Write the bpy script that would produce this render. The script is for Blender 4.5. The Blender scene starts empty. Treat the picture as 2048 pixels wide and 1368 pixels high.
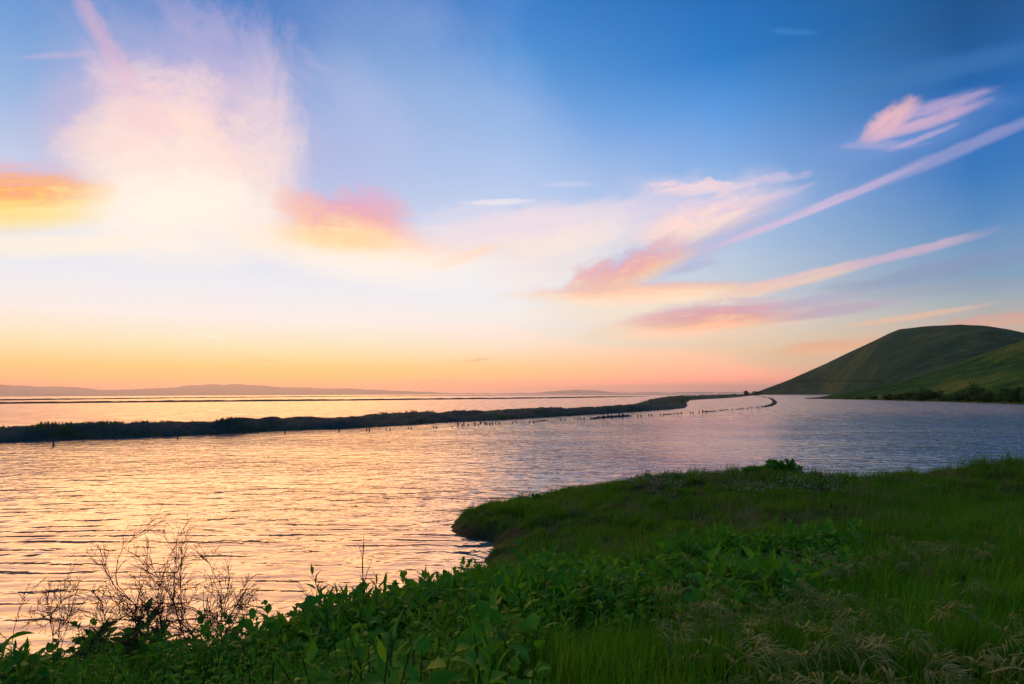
import bpy, math, random
import numpy as np
from mathutils import Matrix, Vector, Euler

R = math.radians
rng = np.random.default_rng(7)
random.seed(7)
SC = bpy.context.scene
COL = SC.collection

# ------------------------------------------------------------------ camera
EYE = 3.0                                   # metres above the water
cam = bpy.data.cameras.new('camera')
cam.lens = 20.0
cam.sensor_width = 36.0
cam.clip_start = 0.05
cam.clip_end = 200000.0
camo = bpy.data.objects.new('camera', cam)
COL.objects.link(camo)
camo.matrix_world = (Matrix.Translation((0, 0, EYE)) @ Matrix.Rotation(R(90 + 5.22), 4, 'X')
                     @ Matrix.Rotation(R(-0.28), 4, 'Z'))
SC.camera = camo

# ------------------------------------------------------------------ render settings
SC.render.engine = 'CYCLES'
SC.view_settings.view_transform = 'Standard'
SC.view_settings.look = 'None'
SC.view_settings.exposure = 0.0
SC.view_settings.gamma = 1.0
SC.view_settings.use_curve_mapping = False
SC.cycles.use_denoising = True
SC.cycles.max_bounces = 6
SC.cycles.diffuse_bounces = 3
SC.cycles.glossy_bounces = 3
SC.cycles.transmission_bounces = 3
SC.cycles.transparent_max_bounces = 4
SC.cycles.volume_bounces = 1
SC.cycles.caustics_reflective = False
SC.cycles.caustics_refractive = False
SC.cycles.sample_clamp_indirect = 4.0

# ------------------------------------------------------------------ sky
SKY_STRENGTH = 1.04
SUN_AZ, SUN_EL = -30.0, 2.0                 # degrees from +Y (clockwise), above the horizon


def lin(c):
    return tuple(((v / 255) / 12.92 if v / 255 <= 0.04045 else ((v / 255 + 0.055) / 1.055) ** 2.4) for v in c)


class Nodes:
    """Short-hand for wiring nodes."""
    def __init__(self, tree):
        self.t = tree
        self.n = tree.nodes
        tree.nodes.clear()

    def put(self, sock, v):
        if v is None:
            return
        if isinstance(v, bpy.types.NodeSocket):
            self.t.links.new(v, sock)
        else:
            sock.default_value = v

    def m(self, op, a, b=None, c=None, clamp=False):
        n = self.n.new('ShaderNodeMath')
        n.operation = op
        n.use_clamp = clamp
        for i, v in enumerate((a, b, c)):
            self.put(n.inputs[i], v)
        return n.outputs[0]

    def remap(self, v, a, b, c=0.0, d=1.0, smooth=True):
        n = self.n.new('ShaderNodeMapRange')
        n.interpolation_type = 'SMOOTHSTEP' if smooth else 'LINEAR'
        for i, q in enumerate((v, a, b, c, d)):
            self.put(n.inputs[i], q)
        return n.outputs[0]

    def xyz(self, x, y, z=0.0):
        n = self.n.new('ShaderNodeCombineXYZ')
        for i, q in enumerate((x, y, z)):
            self.put(n.inputs[i], q)
        return n.outputs[0]

    def noise(self, vec, scale=1.0, detail=3.0, rough=0.55, dist=0.0, col=False):
        n = self.n.new('ShaderNodeTexNoise')
        self.put(n.inputs['Vector'], vec)
        n.inputs['Scale'].default_value = scale
        n.inputs['Detail'].default_value = detail
        n.inputs['Roughness'].default_value = rough
        n.inputs['Distortion'].default_value = dist
        return n.outputs['Color' if col else 'Fac']

    def ramp(self, v, stops, interp='LINEAR'):
        n = self.n.new('ShaderNodeValToRGB')
        n.color_ramp.interpolation = interp
        e = n.color_ramp.elements
        while len(e) < len(stops):
            e.new(0.5)
        for k, (p, c) in enumerate(stops):
            e[k].position = p
            e[k].color = tuple(c) + (1.0,)
        self.put(n.inputs[0], v)
        return n.outputs[0]

    def mix(self, f, a, b, mode='MIX'):
        n = self.n.new('ShaderNodeMix')
        n.data_type = 'RGBA'
        n.blend_type = mode
        self.put(n.inputs[0], f)
        for s, v in ((n.inputs[6], a), (n.inputs[7], b)):
            self.put(s, v if isinstance(v, bpy.types.NodeSocket) else tuple(v) + (1.0,))
        return n.outputs[2]


# clouds: streaks between two bearings (degrees az, el), half width, density, colours from low to high edge,
# softness, raggedness, warp, noise scale
CLOUDS = [
 (-35.62, 28.83, -24.52, 20.75, 8.04, 0.55, [(205, 185, 220)], 1.3, 0.7, 0.5, 0.9),
 (-38.68, 22.92, -35.4, 18.81, 4.22, 0.5, [(205, 185, 215)], 1.2, 0.6, 0.4, 0.6),
 (-16.97, 28.51, -16.74, 19.46, 6.25, 0.4, [(186, 190, 230)], 1.2, 0.3, 0.3, 0.4),
 (-16.6, 32.9, 3.99, 18.22, 8.15, 0.3, [(190, 208, 238)], 1.2, 0.3, 0.3, 0.3),
 (-35.79, 19.51, -25.77, 19.71, 7.4, 0.92, [(255, 243, 228), (254, 228, 214), (242, 212, 216)], 1.1, 0.8, 0.4, 1.1),
 (-24.16, 28.21, -23.1, 14.76, 2.75, 0.5, [(250, 226, 222)], 1.3, 0.5, 0.3, 0.9),
 (-32.32, 22.62, -31.62, 15.85, 5.77, 0.6, [(255, 240, 222), (253, 222, 210)], 1.1, 0.9, 0.5, 1.2),
 (-39.74, 14.04, -20.84, 16.34, 3.77, 0.7, [(255, 248, 236), (255, 242, 226)], 1.1, 0.3, 0.25, 0.5),
 (-35.95, 22.53, -26.79, 23.89, 1.34, 0.55, [(254, 222, 210)], 1.0, 0.8, 0.7, 0.9),
 (-39.16, 30.4, -34.08, 24.14, 0.85, 0.6, [(216, 178, 205)], 1.1, 0.7, 0.5, 0.8),
 (-37.54, 26.13, -31.91, 21.92, 1.69, 0.5, [(232, 200, 214)], 1.1, 0.8, 0.5, 0.8),
 (-42.23, 24.78, -36.5, 27.12, 0.23, 0.5, [(190, 180, 215)], 1.0, 0.7, 0.7, 0.9),
 (-34.69, 25.26, -31.1, 25.73, 0.46, 0.6, [(238, 206, 216)], 1.0, 0.8, 0.8, 0.9),
 (-33.2, 31.63, -29.08, 28.74, 0.67, 0.35, [(170, 165, 212)], 1.1, 0.7, 0.6, 0.8),
 (-29.85, 27.81, -23.03, 28.02, 1.11, 0.35, [(200, 186, 220)], 1.1, 0.8, 0.6, 0.8),
 (-32.45, 25.1, -22.49, 25.48, 1.62, 0.45, [(236, 208, 218)], 1.2, 1.0, 0.7, 1.1),
 (-29.5, 20.36, -22.18, 23.22, 2.43, 0.5, [(253, 228, 218), (246, 218, 220)], 1.2, 1.0, 0.6, 1.1),
 (-39.09, 19.11, -32.36, 23.39, 1.77, 0.5, [(246, 214, 214)], 1.2, 1.0, 0.7, 1.1),
 (-35.22, 15.26, -26.14, 18.37, 2.04, 0.5, [(255, 250, 240)], 1.2, 0.9, 0.6, 1.1),
 (-30.0, 13.97, -26.37, 13.52, 1.14, 0.45, [(232, 234, 242)], 1.2, 0.8, 0.6, 1.0),
 (-35.35, 11.17, -25.08, 12.31, 0.86, 0.45, [(236, 238, 242)], 1.2, 0.7, 0.6, 1.0),
 (-46.69, 10.54, -32.97, 12.98, 0.98, 0.7, [(255, 244, 220)], 1.0, 0.3, 0.3, 0.4),
 (-49.22, 13.21, -36.98, 16.32, 2.34, 0.97, [(255, 238, 180), (254, 224, 128), (253, 206, 110), (252, 172, 98), (236, 170, 165), (212, 176, 205)], 1.0, 0.3, 0.25, 0.5),
 (-47.75, 12.05, -36.55, 14.62, 1.09, 0.6, [(254, 228, 140)], 1.1, 0.3, 0.25, 0.5),
 (-25.14, 14.1, -6.29, 13.37, 2.37, 0.8, [(255, 246, 228), (255, 230, 190)], 1.1, 0.3, 0.3, 0.5),
 (-21.3, 16.75, -11.33, 16.58, 3.08, 0.85, [(255, 224, 168), (254, 198, 148), (245, 174, 165), (222, 166, 200), (200, 176, 220)], 1.1, 0.45, 0.35, 0.7),
 (-16.19, 16.28, -6.29, 13.96, 1.65, 0.8, [(255, 226, 184), (253, 206, 172), (238, 190, 196)], 1.1, 0.5, 0.35, 0.7),
 (-22.9, 18.14, -19.04, 17.43, 1.37, 0.6, [(252, 196, 160), (238, 178, 182)], 1.1, 0.6, 0.5, 0.8),
 (-17.19, 18.51, -11.85, 17.74, 1.6, 0.6, [(240, 172, 170), (220, 168, 202)], 1.1, 0.6, 0.5, 0.8),
 (-22.57, 14.81, -10.32, 14.81, 0.94, 0.6, [(255, 226, 170), (255, 214, 160)], 1.1, 0.4, 0.3, 0.6),
 (-11.79, 14.17, 12.05, 16.91, 2.53, 0.75, [(255, 238, 218), (248, 226, 222)], 1.1, 0.45, 0.35, 0.6),
 (-8.3, 12.59, -1.18, 14.9, 0.59, 0.75, [(253, 216, 180)], 1.0, 0.5, 0.5, 0.6),
 (-19.82, 12.28, 1.87, 11.92, 1.96, 0.5, [(255, 248, 240)], 1.1, 0.3, 0.3, 0.5),
 (-5.04, 18.95, 2.45, 19.11, 0.33, 0.65, [(246, 236, 240)], 1.0, 0.8, 0.7, 0.9),
 (-8.84, 17.17, -0.66, 18.28, 1.24, 0.4, [(230, 224, 238)], 1.1, 0.7, 0.5, 0.8),
 (2.98, 20.65, 8.37, 20.55, 0.28, 0.4, [(215, 215, 240)], 1.0, 0.7, 0.7, 0.9),
 (-8.32, 15.27, 20.66, 18.21, 2.21, 0.6, [(246, 226, 228), (230, 218, 236)], 1.1, 0.6, 0.4, 0.6),
 (11.59, 18.35, 26.32, 17.68, 2.54, 0.5, [(220, 208, 232)], 1.1, 0.6, 0.4, 0.7),
 (-1.19, 11.44, 11.03, 15.54, 2.97, 0.6, [(255, 240, 226), (250, 230, 224)], 1.1, 0.4, 0.3, 0.5),
 (12.49, 14.74, 25.06, 17.95, 1.87, 0.92, [(255, 222, 198), (254, 222, 212), (246, 214, 222)], 1.0, 0.55, 0.4, 0.6),
 (14.09, 19.65, 22.93, 19.04, 0.68, 0.8, [(251, 218, 220)], 1.0, 0.9, 0.8, 1.0),
 (23.39, 19.41, 28.45, 19.05, 0.43, 0.5, [(226, 200, 226)], 1.0, 0.7, 0.7, 0.9),
 (19.69, 16.73, 28.2, 18.12, 0.36, 0.6, [(220, 198, 224)], 1.0, 0.7, 0.7, 0.8),
 (13.85, 11.05, 26.3, 17.25, 1.13, 0.55, [(186, 180, 216)], 1.1, 0.5, 0.4, 0.5),
 (6.43, 10.74, 17.26, 13.94, 1.76, 0.95, [(255, 200, 150), (236, 174, 172), (204, 172, 206)], 1.1, 0.7, 0.5, 0.8),
 (16.25, 11.63, 20.44, 12.51, 0.43, 0.55, [(172, 176, 212)], 1.0, 0.6, 0.6, 0.7),
 (1.86, 9.83, 24.69, 9.75, 1.07, 0.92, [(255, 230, 190), (255, 208, 168), (234, 178, 178)], 1.1, 0.4, 0.3, 0.4),
 (3.37, 8.41, 23.79, 8.36, 1.66, 0.7, [(255, 234, 204)], 1.1, 0.3, 0.3, 0.4),
 (19.86, 8.98, 33.37, 11.2, 0.63, 0.85, [(254, 212, 180), (236, 194, 196)], 1.0, 0.5, 0.4, 0.5),
 (30.38, 10.72, 40.82, 12.23, 0.41, 0.7, [(218, 182, 204)], 1.0, 0.5, 0.4, 0.5),
 (8.85, 6.11, 27.02, 6.32, 1.34, 0.75, [(255, 226, 186), (255, 210, 170)], 1.1, 0.4, 0.3, 0.4),
 (12.3, 7.11, 28.67, 7.64, 1.36, 0.92, [(253, 190, 145), (226, 162, 172), (200, 164, 196)], 1.1, 0.5, 0.4, 0.5),
 (24.14, 6.58, 34.93, 7.6, 0.53, 0.7, [(190, 166, 190)], 1.0, 0.5, 0.4, 0.5),
 (25.03, 7.81, 32.14, 8.47, 0.53, 0.55, [(180, 170, 200)], 1.0, 0.5, 0.4, 0.5),
 (29.52, 8.97, 43.69, 10.33, 0.8, 0.55, [(132, 148, 186)], 1.0, 0.6, 0.4, 0.5),
 (30.63, 8.26, 43.55, 8.3, 0.56, 0.4, [(150, 160, 182)], 1.0, 0.6, 0.4, 0.5),
 (19.57, 13.7, 36.25, 18.2, 0.44, 0.8, [(228, 194, 220), (206, 188, 222)], 1.0, 0.45, 0.35, 0.4),
 (31.08, 16.75, 46.53, 20.57, 0.53, 0.55, [(170, 166, 212)], 1.1, 0.45, 0.35, 0.4),
 (28.52, 20.38, 41.59, 21.2, 1.89, 0.5, [(120, 155, 215)], 1.1, 0.5, 0.4, 0.5),
 (33.03, 21.16, 36.42, 22.95, 0.89, 0.9, [(240, 184, 192), (244, 192, 192)], 1.2, 0.5, 0.4, 0.7),
 (33.21, 21.05, 40.4, 21.67, 0.5, 0.75, [(224, 180, 204)], 1.2, 0.45, 0.4, 0.6),
 (35.45, 22.14, 41.23, 22.49, 0.45, 0.7, [(206, 174, 208)], 1.2, 0.45, 0.4, 0.6),
 (30.55, 21.05, 37.03, 19.76, 0.32, 0.6, [(170, 168, 215)], 1.0, 0.6, 0.5, 0.7),
 (34.23, 19.79, 39.39, 20.72, 0.24, 0.6, [(196, 174, 214)], 1.0, 0.6, 0.5, 0.7),
 (30.4, 25.3, 46.32, 24.38, 0.8, 0.5, [(60, 120, 182)], 1.1, 0.45, 0.35, 0.4),
 (25.74, 31.15, 29.88, 29.95, 0.25, 0.4, [(70, 140, 205)], 1.0, 0.7, 0.6, 0.7),
 (24.85, 3.71, 33.7, 4.19, 0.66, 0.85, [(253, 198, 150), (248, 178, 140)], 1.1, 0.4, 0.3, 0.5),
 (30.5, 5.66, 40.02, 6.69, 0.29, 0.65, [(251, 198, 160)], 1.0, 0.7, 0.5, 0.6),
 (36.14, 5.12, 44.7, 5.75, 0.5, 0.8, [(238, 180, 150), (220, 166, 156)], 1.0, 0.6, 0.4, 0.5),
 (-24.55, 3.08, -21.12, 3.0, 0.23, 0.8, [(255, 236, 180), (250, 198, 120)], 0.8, 0.9, 0.9, 0.9),
 (-4.99, 3.22, -2.33, 3.57, 0.18, 0.8, [(250, 190, 125)], 0.8, 0.6, 0.6, 0.6),
 (-29.64, 5.38, -26.88, 5.14, 0.18, 0.7, [(255, 250, 232)], 1.0, 0.9, 0.9, 0.9),
 (-9.19, 1.38, -4.48, 1.22, 0.13, 0.5, [(240, 172, 135)], 1.0, 0.6, 0.6, 0.6),
 (-31.33, 0.96, -23.86, 1.16, 0.12, 0.8, [(255, 226, 140)], 1.0, 0.6, 0.6, 0.5),
]

# clear-sky colours by elevation (degrees), for several bearings away from the sunset
SKY = [
 (10, [(0, (240, 160, 118)), (1, (255, 172, 82)), (2.5, (255, 202, 112)), (4.5, (253, 232, 192)), (7, (247, 241, 239)),
       (10, (232, 238, 247)), (14, (214, 225, 243)), (18, (186, 202, 232)), (22, (146, 180, 224)), (27, (100, 156, 214)),
       (33, (66, 128, 198)), (50, (44, 108, 184)), (90, (24, 84, 160))]),
 (30, [(0, (226, 165, 158)), (1, (253, 178, 132)), (2.5, (255, 204, 136)), (5, (250, 233, 214)), (8, (246, 243, 241)),
       (11, (230, 239, 249)), (14.5, (210, 224, 245)), (18, (192, 209, 239)), (22, (160, 192, 236)), (27, (112, 166, 226)),
       (32, (66, 144, 214)), (36, (36, 126, 204)), (50, (24, 102, 180)), (90, (24, 84, 160))]),
 (51, [(0, (216, 165, 164)), (1.2, (240, 178, 150)), (4, (246, 208, 170)), (6.3, (232, 220, 205)), (11, (188, 207, 224)),
       (16, (164, 196, 232)), (20, (136, 180, 230)), (26, (78, 150, 222)), (30, (18, 122, 200)), (36, (0, 102, 180)),
       (50, (16, 92, 168)), (90, (24, 84, 160))]),
 (70, [(0, (224, 166, 150)), (2.5, (228, 176, 152)), (5, (206, 182, 164)), (7, (164, 178, 186)), (9, (122, 162, 192)),
       (13, (78, 140, 194)), (17, (40, 118, 190)), (22, (6, 102, 178)), (28, (0, 80, 140)), (45, (14, 84, 152)), (90, (24, 84, 160))]),
 (130, [(0, (186, 156, 168)), (6, (160, 150, 180)), (16, (112, 138, 186)), (40, (56, 110, 176)), (90, (24, 84, 160))]),
]

# ---- value noise in numpy, used for the sky and the terrain
_T = np.random.default_rng(3).random((256, 256)).astype(np.float32)


def vnoise(x, y):
    xi = np.floor(x).astype(np.int64)
    yi = np.floor(y).astype(np.int64)
    fx = (x - xi).astype(np.float32)
    fy = (y - yi).astype(np.float32)
    fx = fx * fx * fx * (fx * (fx * 6 - 15) + 10)
    fy = fy * fy * fy * (fy * (fy * 6 - 15) + 10)
    x0, x1, y0, y1 = xi & 255, (xi + 1) & 255, yi & 255, (yi + 1) & 255
    a = _T[y0, x0] * (1 - fx) + _T[y0, x1] * fx
    b = _T[y1, x0] * (1 - fx) + _T[y1, x1] * fx
    return a * (1 - fy) + b * fy


def fbm(x, y, octaves=5, rough=0.55, seed=0.0):
    """-0.5 .. 0.5"""
    v, amp, tot = 0.0, 1.0, 0.0
    x = np.asarray(x) + seed * 17.31
    y = np.asarray(y) + seed * 9.77
    for k in range(octaves):
        c_, s_ = math.cos(0.6 * k), math.sin(0.6 * k)
        f = 2.0 ** k
        v = v + amp * (vnoise((x * c_ - y * s_) * f + k * 31.7, (x * s_ + y * c_) * f + k * 11.3) - 0.5)
        tot += amp
        amp *= rough
    return v / tot * 1.5


def sstep(v, a, b):
    t = np.clip((v - a) / (b - a), 0, 1)
    return t * t * (3 - 2 * t)


# ---- the sky, worked out for every bearing and elevation
SW, SH = 4096, 2048
az1 = ((np.arange(SW) + 0.5) / SW - 0.25) * 360.0
az1 = (az1 + 180) % 360 - 180
el1 = ((np.arange(SH) + 0.5) / SH - 0.5) * 180.0
dz1 = np.abs(az1 - SUN_AZ)
dz1 = np.minimum(dz1, 360 - dz1)
cols_ = []
for ang, stops in SKY:
    es = np.array([e for e, q in stops]) ** 0.5
    cs = np.array([lin(q) for e, q in stops])
    ev = np.maximum(el1, 0) ** 0.5
    lift = np.exp(-np.maximum(el1, 0) / 1.8)                          # the sky low down is seen through the haze
    cols_.append(np.stack([np.interp(ev, es, cs[:, j]) * (1 + (0.4, 0.85, 0.1)[j] * lift) for j in range(3)], 1))
cols_ = np.array(cols_)                                            # bearing, elevation, rgb
angs = np.array([a for a, s in SKY], float)
pos = np.interp(dz1, angs, np.arange(len(angs)))
i0 = np.minimum(pos.astype(int), len(angs) - 2)
fr = (pos - i0)[None, :, None]
sky = (cols_[i0].transpose(1, 0, 2) * (1 - fr) + cols_[i0 + 1].transpose(1, 0, 2) * fr).astype(np.float32)
half = SH // 2 - 20
AZg, ELg = np.meshgrid(az1.astype(np.float32), el1[half:].astype(np.float32))
up = sky[half:]
# thin veils all round the sky
th = fbm(AZg * 0.045, (ELg - AZg * 0.1) * 0.14, 5, 0.55, 4)
up += (0.06 * sstep(th, -0.1, 0.45))[..., None] * (np.array(lin((224, 206, 224)), np.float32) - up)
for k, (a0, e0, a1, e1, w, den, cols, soft, na, wp, ns) in enumerate(CLOUDS):
    L = math.hypot(a1 - a0, e1 - e0) / 2 + w * 0.35
    an = math.atan2(e1 - e0, a1 - a0)
    am, em = (a0 + a1) / 2, (e0 + e1) / 2
    rx = abs(math.cos(an)) * L * 1.7 + abs(math.sin(an)) * w * 2.6
    ry = abs(math.sin(an)) * L * 1.7 + abs(math.cos(an)) * w * 2.6
    jx = np.where(np.abs(az1 - am) < rx)[0]
    jy = np.where(np.abs(el1[half:] - em) < ry)[0]
    sl_ = (slice(jy[0], jy[-1] + 1), slice(jx[0], jx[-1] + 1))
    da, de = AZg[sl_] - am, ELg[sl_] - em
    s = da * math.cos(an) + de * math.sin(an)
    t = -da * math.sin(an) + de * math.cos(an)
    stretch = max(1.0, min(4.5, L / w * 0.6))
    q = 1.1 * ns / w * (1.5 if w < 3 else 1.15)
    wx = fbm(s * q / stretch * 0.6, t * q * 0.6, 3, 0.5, k + 50) * 0.9
    n0 = fbm(s * q / stretch + wx, t * q + wx * 0.7, 7, 0.70, k)
    fib = fbm(s * 0.22 + wx * 0.5, t * 2.6 + wx * 0.8, 5, 0.65, k + 90)     # fine fibres drawn out along the cloud
    fa = 0.5 * min(1.0, 1.6 / w)
    tt = (t + n0 * wp * 1.3 * w) / w
    ss = s / L
    r2 = ss * ss + tt * tt + n0 * na * 1.5 + fib * fa
    d = np.clip((0.28 + 1.25 * soft - r2) / (1.55 * soft), 0, 1)
    d = d * d * (3 - 2 * d) * den * np.clip(1.08 + n0 * 0.7 + fib * fa * 1.4, 0, 1)
    cs = np.array([lin(c) for c in cols], np.float32)
    if len(cols) == 1:
        c = cs[0]
    else:
        c = np.stack([np.interp(np.clip(tt * 0.5 + 0.5 + n0 * 0.45 + fib * 0.3, 0, 1), np.linspace(0, 1, len(cols)), cs[:, j]) for j in range(3)], -1)
    up[sl_] += d[..., None] * (c - up[sl_])
# the glowing part of a sunset sky is brighter than a picture can show, most of all in red
for j, k_ in enumerate((1.1, 0.25, 0.0)):
    sky[..., j] *= 1 + k_ * sstep(sky[..., j], 0.93, 1.05)
rgba = np.ones((SH, SW, 4), np.float32)
rgba[..., :3] = sky
skyimg = bpy.data.images.new('sunset_sky', SW, SH, alpha=False, float_buffer=True)
skyimg.colorspace_settings.name = 'Linear Rec.709'
skyimg.pixels.foreach_set(rgba.ravel())
skyimg.update()
del rgba

world = bpy.data.worlds.new('World')
SC.world = world
world.use_nodes = True
W = Nodes(world.node_tree)
env = W.n.new('ShaderNodeTexEnvironment')
env.image = skyimg
env.interpolation = 'Linear'
bg = W.n.new('ShaderNodeBackground')
bg.inputs['Strength'].default_value = SKY_STRENGTH
W.t.links.new(env.outputs[0], bg.inputs['Color'])
nish = W.n.new('ShaderNodeTexSky')
nish.sky_type = 'NISHITA'
nish.sun_disc = False
nish.sun_elevation = R(SUN_EL)
nish.sun_rotation = R(SUN_AZ)
bg2 = W.n.new('ShaderNodeBackground')
bg2.inputs['Strength'].default_value = 0.0008
W.put(bg2.inputs['Color'], nish.outputs[0])
add = W.n.new('ShaderNodeAddShader')
W.t.links.new(bg.outputs[0], add.inputs[0])
W.t.links.new(bg2.outputs[0], add.inputs[1])
wo = W.n.new('ShaderNodeOutputWorld')
W.t.links.new(add.outputs[0], wo.inputs['Surface'])

# ------------------------------------------------------------------ what is left of the sun: a wide warm glow behind thin cloud
sl = bpy.data.lights.new('sun', 'SUN')
sl.energy = 1.5
sl.angle = R(46)
sl.color = (1.0, 0.40, 0.035)
so = bpy.data.objects.new('sun', sl)
COL.objects.link(so)
GL_AZ, GL_EL = -24.0, 23.0                  # middle of the glowing cloud
sd = Vector((math.sin(R(GL_AZ)) * math.cos(R(GL_EL)), math.cos(R(GL_AZ)) * math.cos(R(GL_EL)), math.sin(R(GL_EL))))
so.rotation_euler = (-sd).to_track_quat('-Z', 'Y').to_euler()

# ------------------------------------------------------------------ helpers
def tag(o, label=None, cat=None, group=None, kind=None):
    if label:
        o['label'] = label
    if cat:
        o['category'] = cat
    if group:
        o['group'] = group
    if kind:
        o['kind'] = kind
    return o


def new_mesh(name, verts, faces, smooth=False, mats=(), attrs=None):
    """faces: list of integer arrays (n, 3) or (n, 4)"""
    me = bpy.data.meshes.new(name)
    verts = np.asarray(verts, np.float32)
    faces = [np.asarray(f, np.int32) for f in (faces if isinstance(faces, (list, tuple)) else [faces]) if len(f)]
    nl = sum(f.size for f in faces)
    npoly = sum(len(f) for f in faces)
    me.vertices.add(len(verts))
    me.vertices.foreach_set('co', verts.ravel())
    me.loops.add(nl)
    me.polygons.add(npoly)
    me.loops.foreach_set('vertex_index', np.concatenate([f.ravel() for f in faces]))
    tot = np.concatenate([np.full(len(f), f.shape[1], np.int32) for f in faces])
    st = np.concatenate([[0], np.cumsum(tot)[:-1]]).astype(np.int32)
    me.polygons.foreach_set('loop_start', st)
    if smooth:
        me.polygons.foreach_set('use_smooth', np.ones(npoly, bool))
    for k, v in (attrs or {}).items():
        a = me.attributes.new(k, 'FLOAT', 'POINT')
        a.data.foreach_set('value', np.asarray(v, np.float32))
    for m in mats:
        me.materials.append(m)
    me.update(calc_edges=True)
    return me


def link(name, me, parent=None, loc=None):
    o = bpy.data.objects.new(name, me)
    COL.objects.link(o)
    if parent is not None:
        o.parent = parent
    if loc is not None:
        o.location = loc
    return o


def grid_faces(nr, nc):
    i = np.arange((nr - 1) * (nc - 1))
    r, c = i // (nc - 1), i % (nc - 1)
    a = r * nc + c
    return np.stack([a, a + 1, a + nc + 1, a + nc], 1)


def tubes(paths, radii, sides=4):
    """one mesh of tapering tubes; returns verts, quads"""
    V, F, off = [], [], 0
    for P, rd in zip(paths, radii):
        P = np.asarray(P, float)
        n = len(P)
        T = np.gradient(P, axis=0)
        T /= np.linalg.norm(T, axis=1, keepdims=True) + 1e-9
        ref = np.where(np.abs(T[:, 2:3]) > 0.9, np.array([[1.0, 0, 0]]), np.array([[0, 0, 1.0]]))
        A = np.cross(T, ref)
        A /= np.linalg.norm(A, axis=1, keepdims=True) + 1e-9
        B = np.cross(T, A)
        an = np.arange(sides) * 2 * math.pi / sides
        rd = np.broadcast_to(np.asarray(rd, float), (n,))
        ring = P[:, None] + rd[:, None, None] * (np.cos(an)[None, :, None] * A[:, None] + np.sin(an)[None, :, None] * B[:, None])
        V.append(ring.reshape(-1, 3))
        i = np.arange((n - 1) * sides)
        r, c = i // sides, i % sides
        a = off + r * sides + c
        b = off + r * sides + (c + 1) % sides
        F.append(np.stack([a, b, b + sides, a + sides], 1))
        off += n * sides
    return np.concatenate(V), np.concatenate(F)


# ------------------------------------------------------------------ materials
def mat(name):
    m = bpy.data.materials.new(name)
    m.use_nodes = True
    return m, Nodes(m.node_tree)


def finish(N, shader, disp=None):
    o = N.n.new('ShaderNodeOutputMaterial')
    N.t.links.new(shader, o.inputs['Surface'])


def principled(N, color, rough=0.8, spec=0.3, normal=None, metallic=0.0):
    b = N.n.new('ShaderNodeBsdfPrincipled')
    N.put(b.inputs['Base Color'], color if isinstance(color, bpy.types.NodeSocket) else tuple(color) + (1.0,))
    N.put(b.inputs['Roughness'], rough)
    b.inputs['Specular IOR Level'].default_value = spec
    b.inputs['Metallic'].default_value = metallic
    N.put(b.inputs['Normal'], normal)
    return b.outputs[0]


def bump(N, h, strength=1.0, dist=1.0):
    n = N.n.new('ShaderNodeBump')
    n.inputs['Strength'].default_value = strength
    n.inputs['Distance'].default_value = dist
    N.put(n.inputs['Height'], h)
    if 'Filter Width' in n.inputs:
        n.inputs['Filter Width'].default_value = 0.03
    return n.outputs[0]


def position(N):
    return N.n.new('ShaderNodeNewGeometry').outputs['Position']


def scaled(N, v, s):
    n = N.n.new('ShaderNodeVectorMath')
    n.operation = 'MULTIPLY'
    N.put(n.inputs[0], v)
    n.inputs[1].default_value = s
    return n.outputs[0]


def attr(N, name):
    n = N.n.new('ShaderNodeAttribute')
    n.attribute_name = name
    return n.outputs['Fac']


def foliage(name, cols, patch=0.5, trans=0.35, use_attr=True, rough=0.6, spec=0.08, per_object=False):
    """leaf material: colour from a per-blade tint plus slow patches over the ground, some light let through"""
    m, N = mat(name)
    p = position(N)
    n = N.noise(p, patch, 3.0, 0.6)
    if per_object:
        oi = N.n.new('ShaderNodeObjectInfo')
        t = oi.outputs['Random']
    else:
        t = attr(N, 'tint')
    f = N.m('ADD', N.m('MULTIPLY', t, 0.55), N.m('MULTIPLY', N.remap(n, 0.3, 0.7, smooth=False), 0.45))
    c = N.ramp(f, [(k / (len(cols) - 1), q) for k, q in enumerate(cols)])
    b = principled(N, c, rough, spec)
    tr = N.n.new('ShaderNodeBsdfTranslucent')
    N.put(tr.inputs['Color'], N.mix(0.5, c, (0.12, 0.32, 0.01)))
    mx = N.n.new('ShaderNodeMixShader')
    mx.inputs[0].default_value = trans
    N.t.links.new(b, mx.inputs[1])
    N.t.links.new(tr.outputs[0], mx.inputs[2])
    finish(N, mx.outputs[0])
    return m


M = {}
# water
m, N = mat('water')
p = position(N)
sx = N.n.new('ShaderNodeSeparateXYZ')
N.t.links.new(p, sx.inputs[0])
# little wind waves, crests drawn out across the wind; long low ripples in the lee of the bank
h1 = N.noise(scaled(N, p, (0.75, 1.5, 1)), 1.0, 3.0, 0.5, 0.5)
h2 = N.noise(scaled(N, p, (2.2, 4.6, 1)), 1.0, 2.0, 0.5, 0.4)
h3 = N.noise(scaled(N, p, (0.05, 0.11, 1)), 1.0, 2.0, 0.5)
w1 = N.n.new('ShaderNodeTexWave')
w1.wave_type = 'BANDS'
w1.bands_direction = 'Y'
w1.inputs['Scale'].default_value = 0.62
w1.inputs['Distortion'].default_value = 5.5
w1.inputs['Detail'].default_value = 3.0
w1.inputs['Detail Scale'].default_value = 0.8
N.put(w1.inputs['Vector'], scaled(N, p, (0.35, 1.0, 1)))
lee = N.m('MULTIPLY', N.remap(sx.outputs[1], 26.0, 10.0), N.remap(N.noise(scaled(N, p, (0.16, 0.3, 1)), 1.0, 3.0), 0.36, 0.62, 0.1, 1.0))
calm = N.remap(h3, 0.36, 0.64, 0.55, 1.2)
open_ = N.m('MULTIPLY', N.m('ADD', N.m('MULTIPLY', h1, 0.19), N.m('MULTIPLY', h2, 0.05)), calm)
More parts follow.
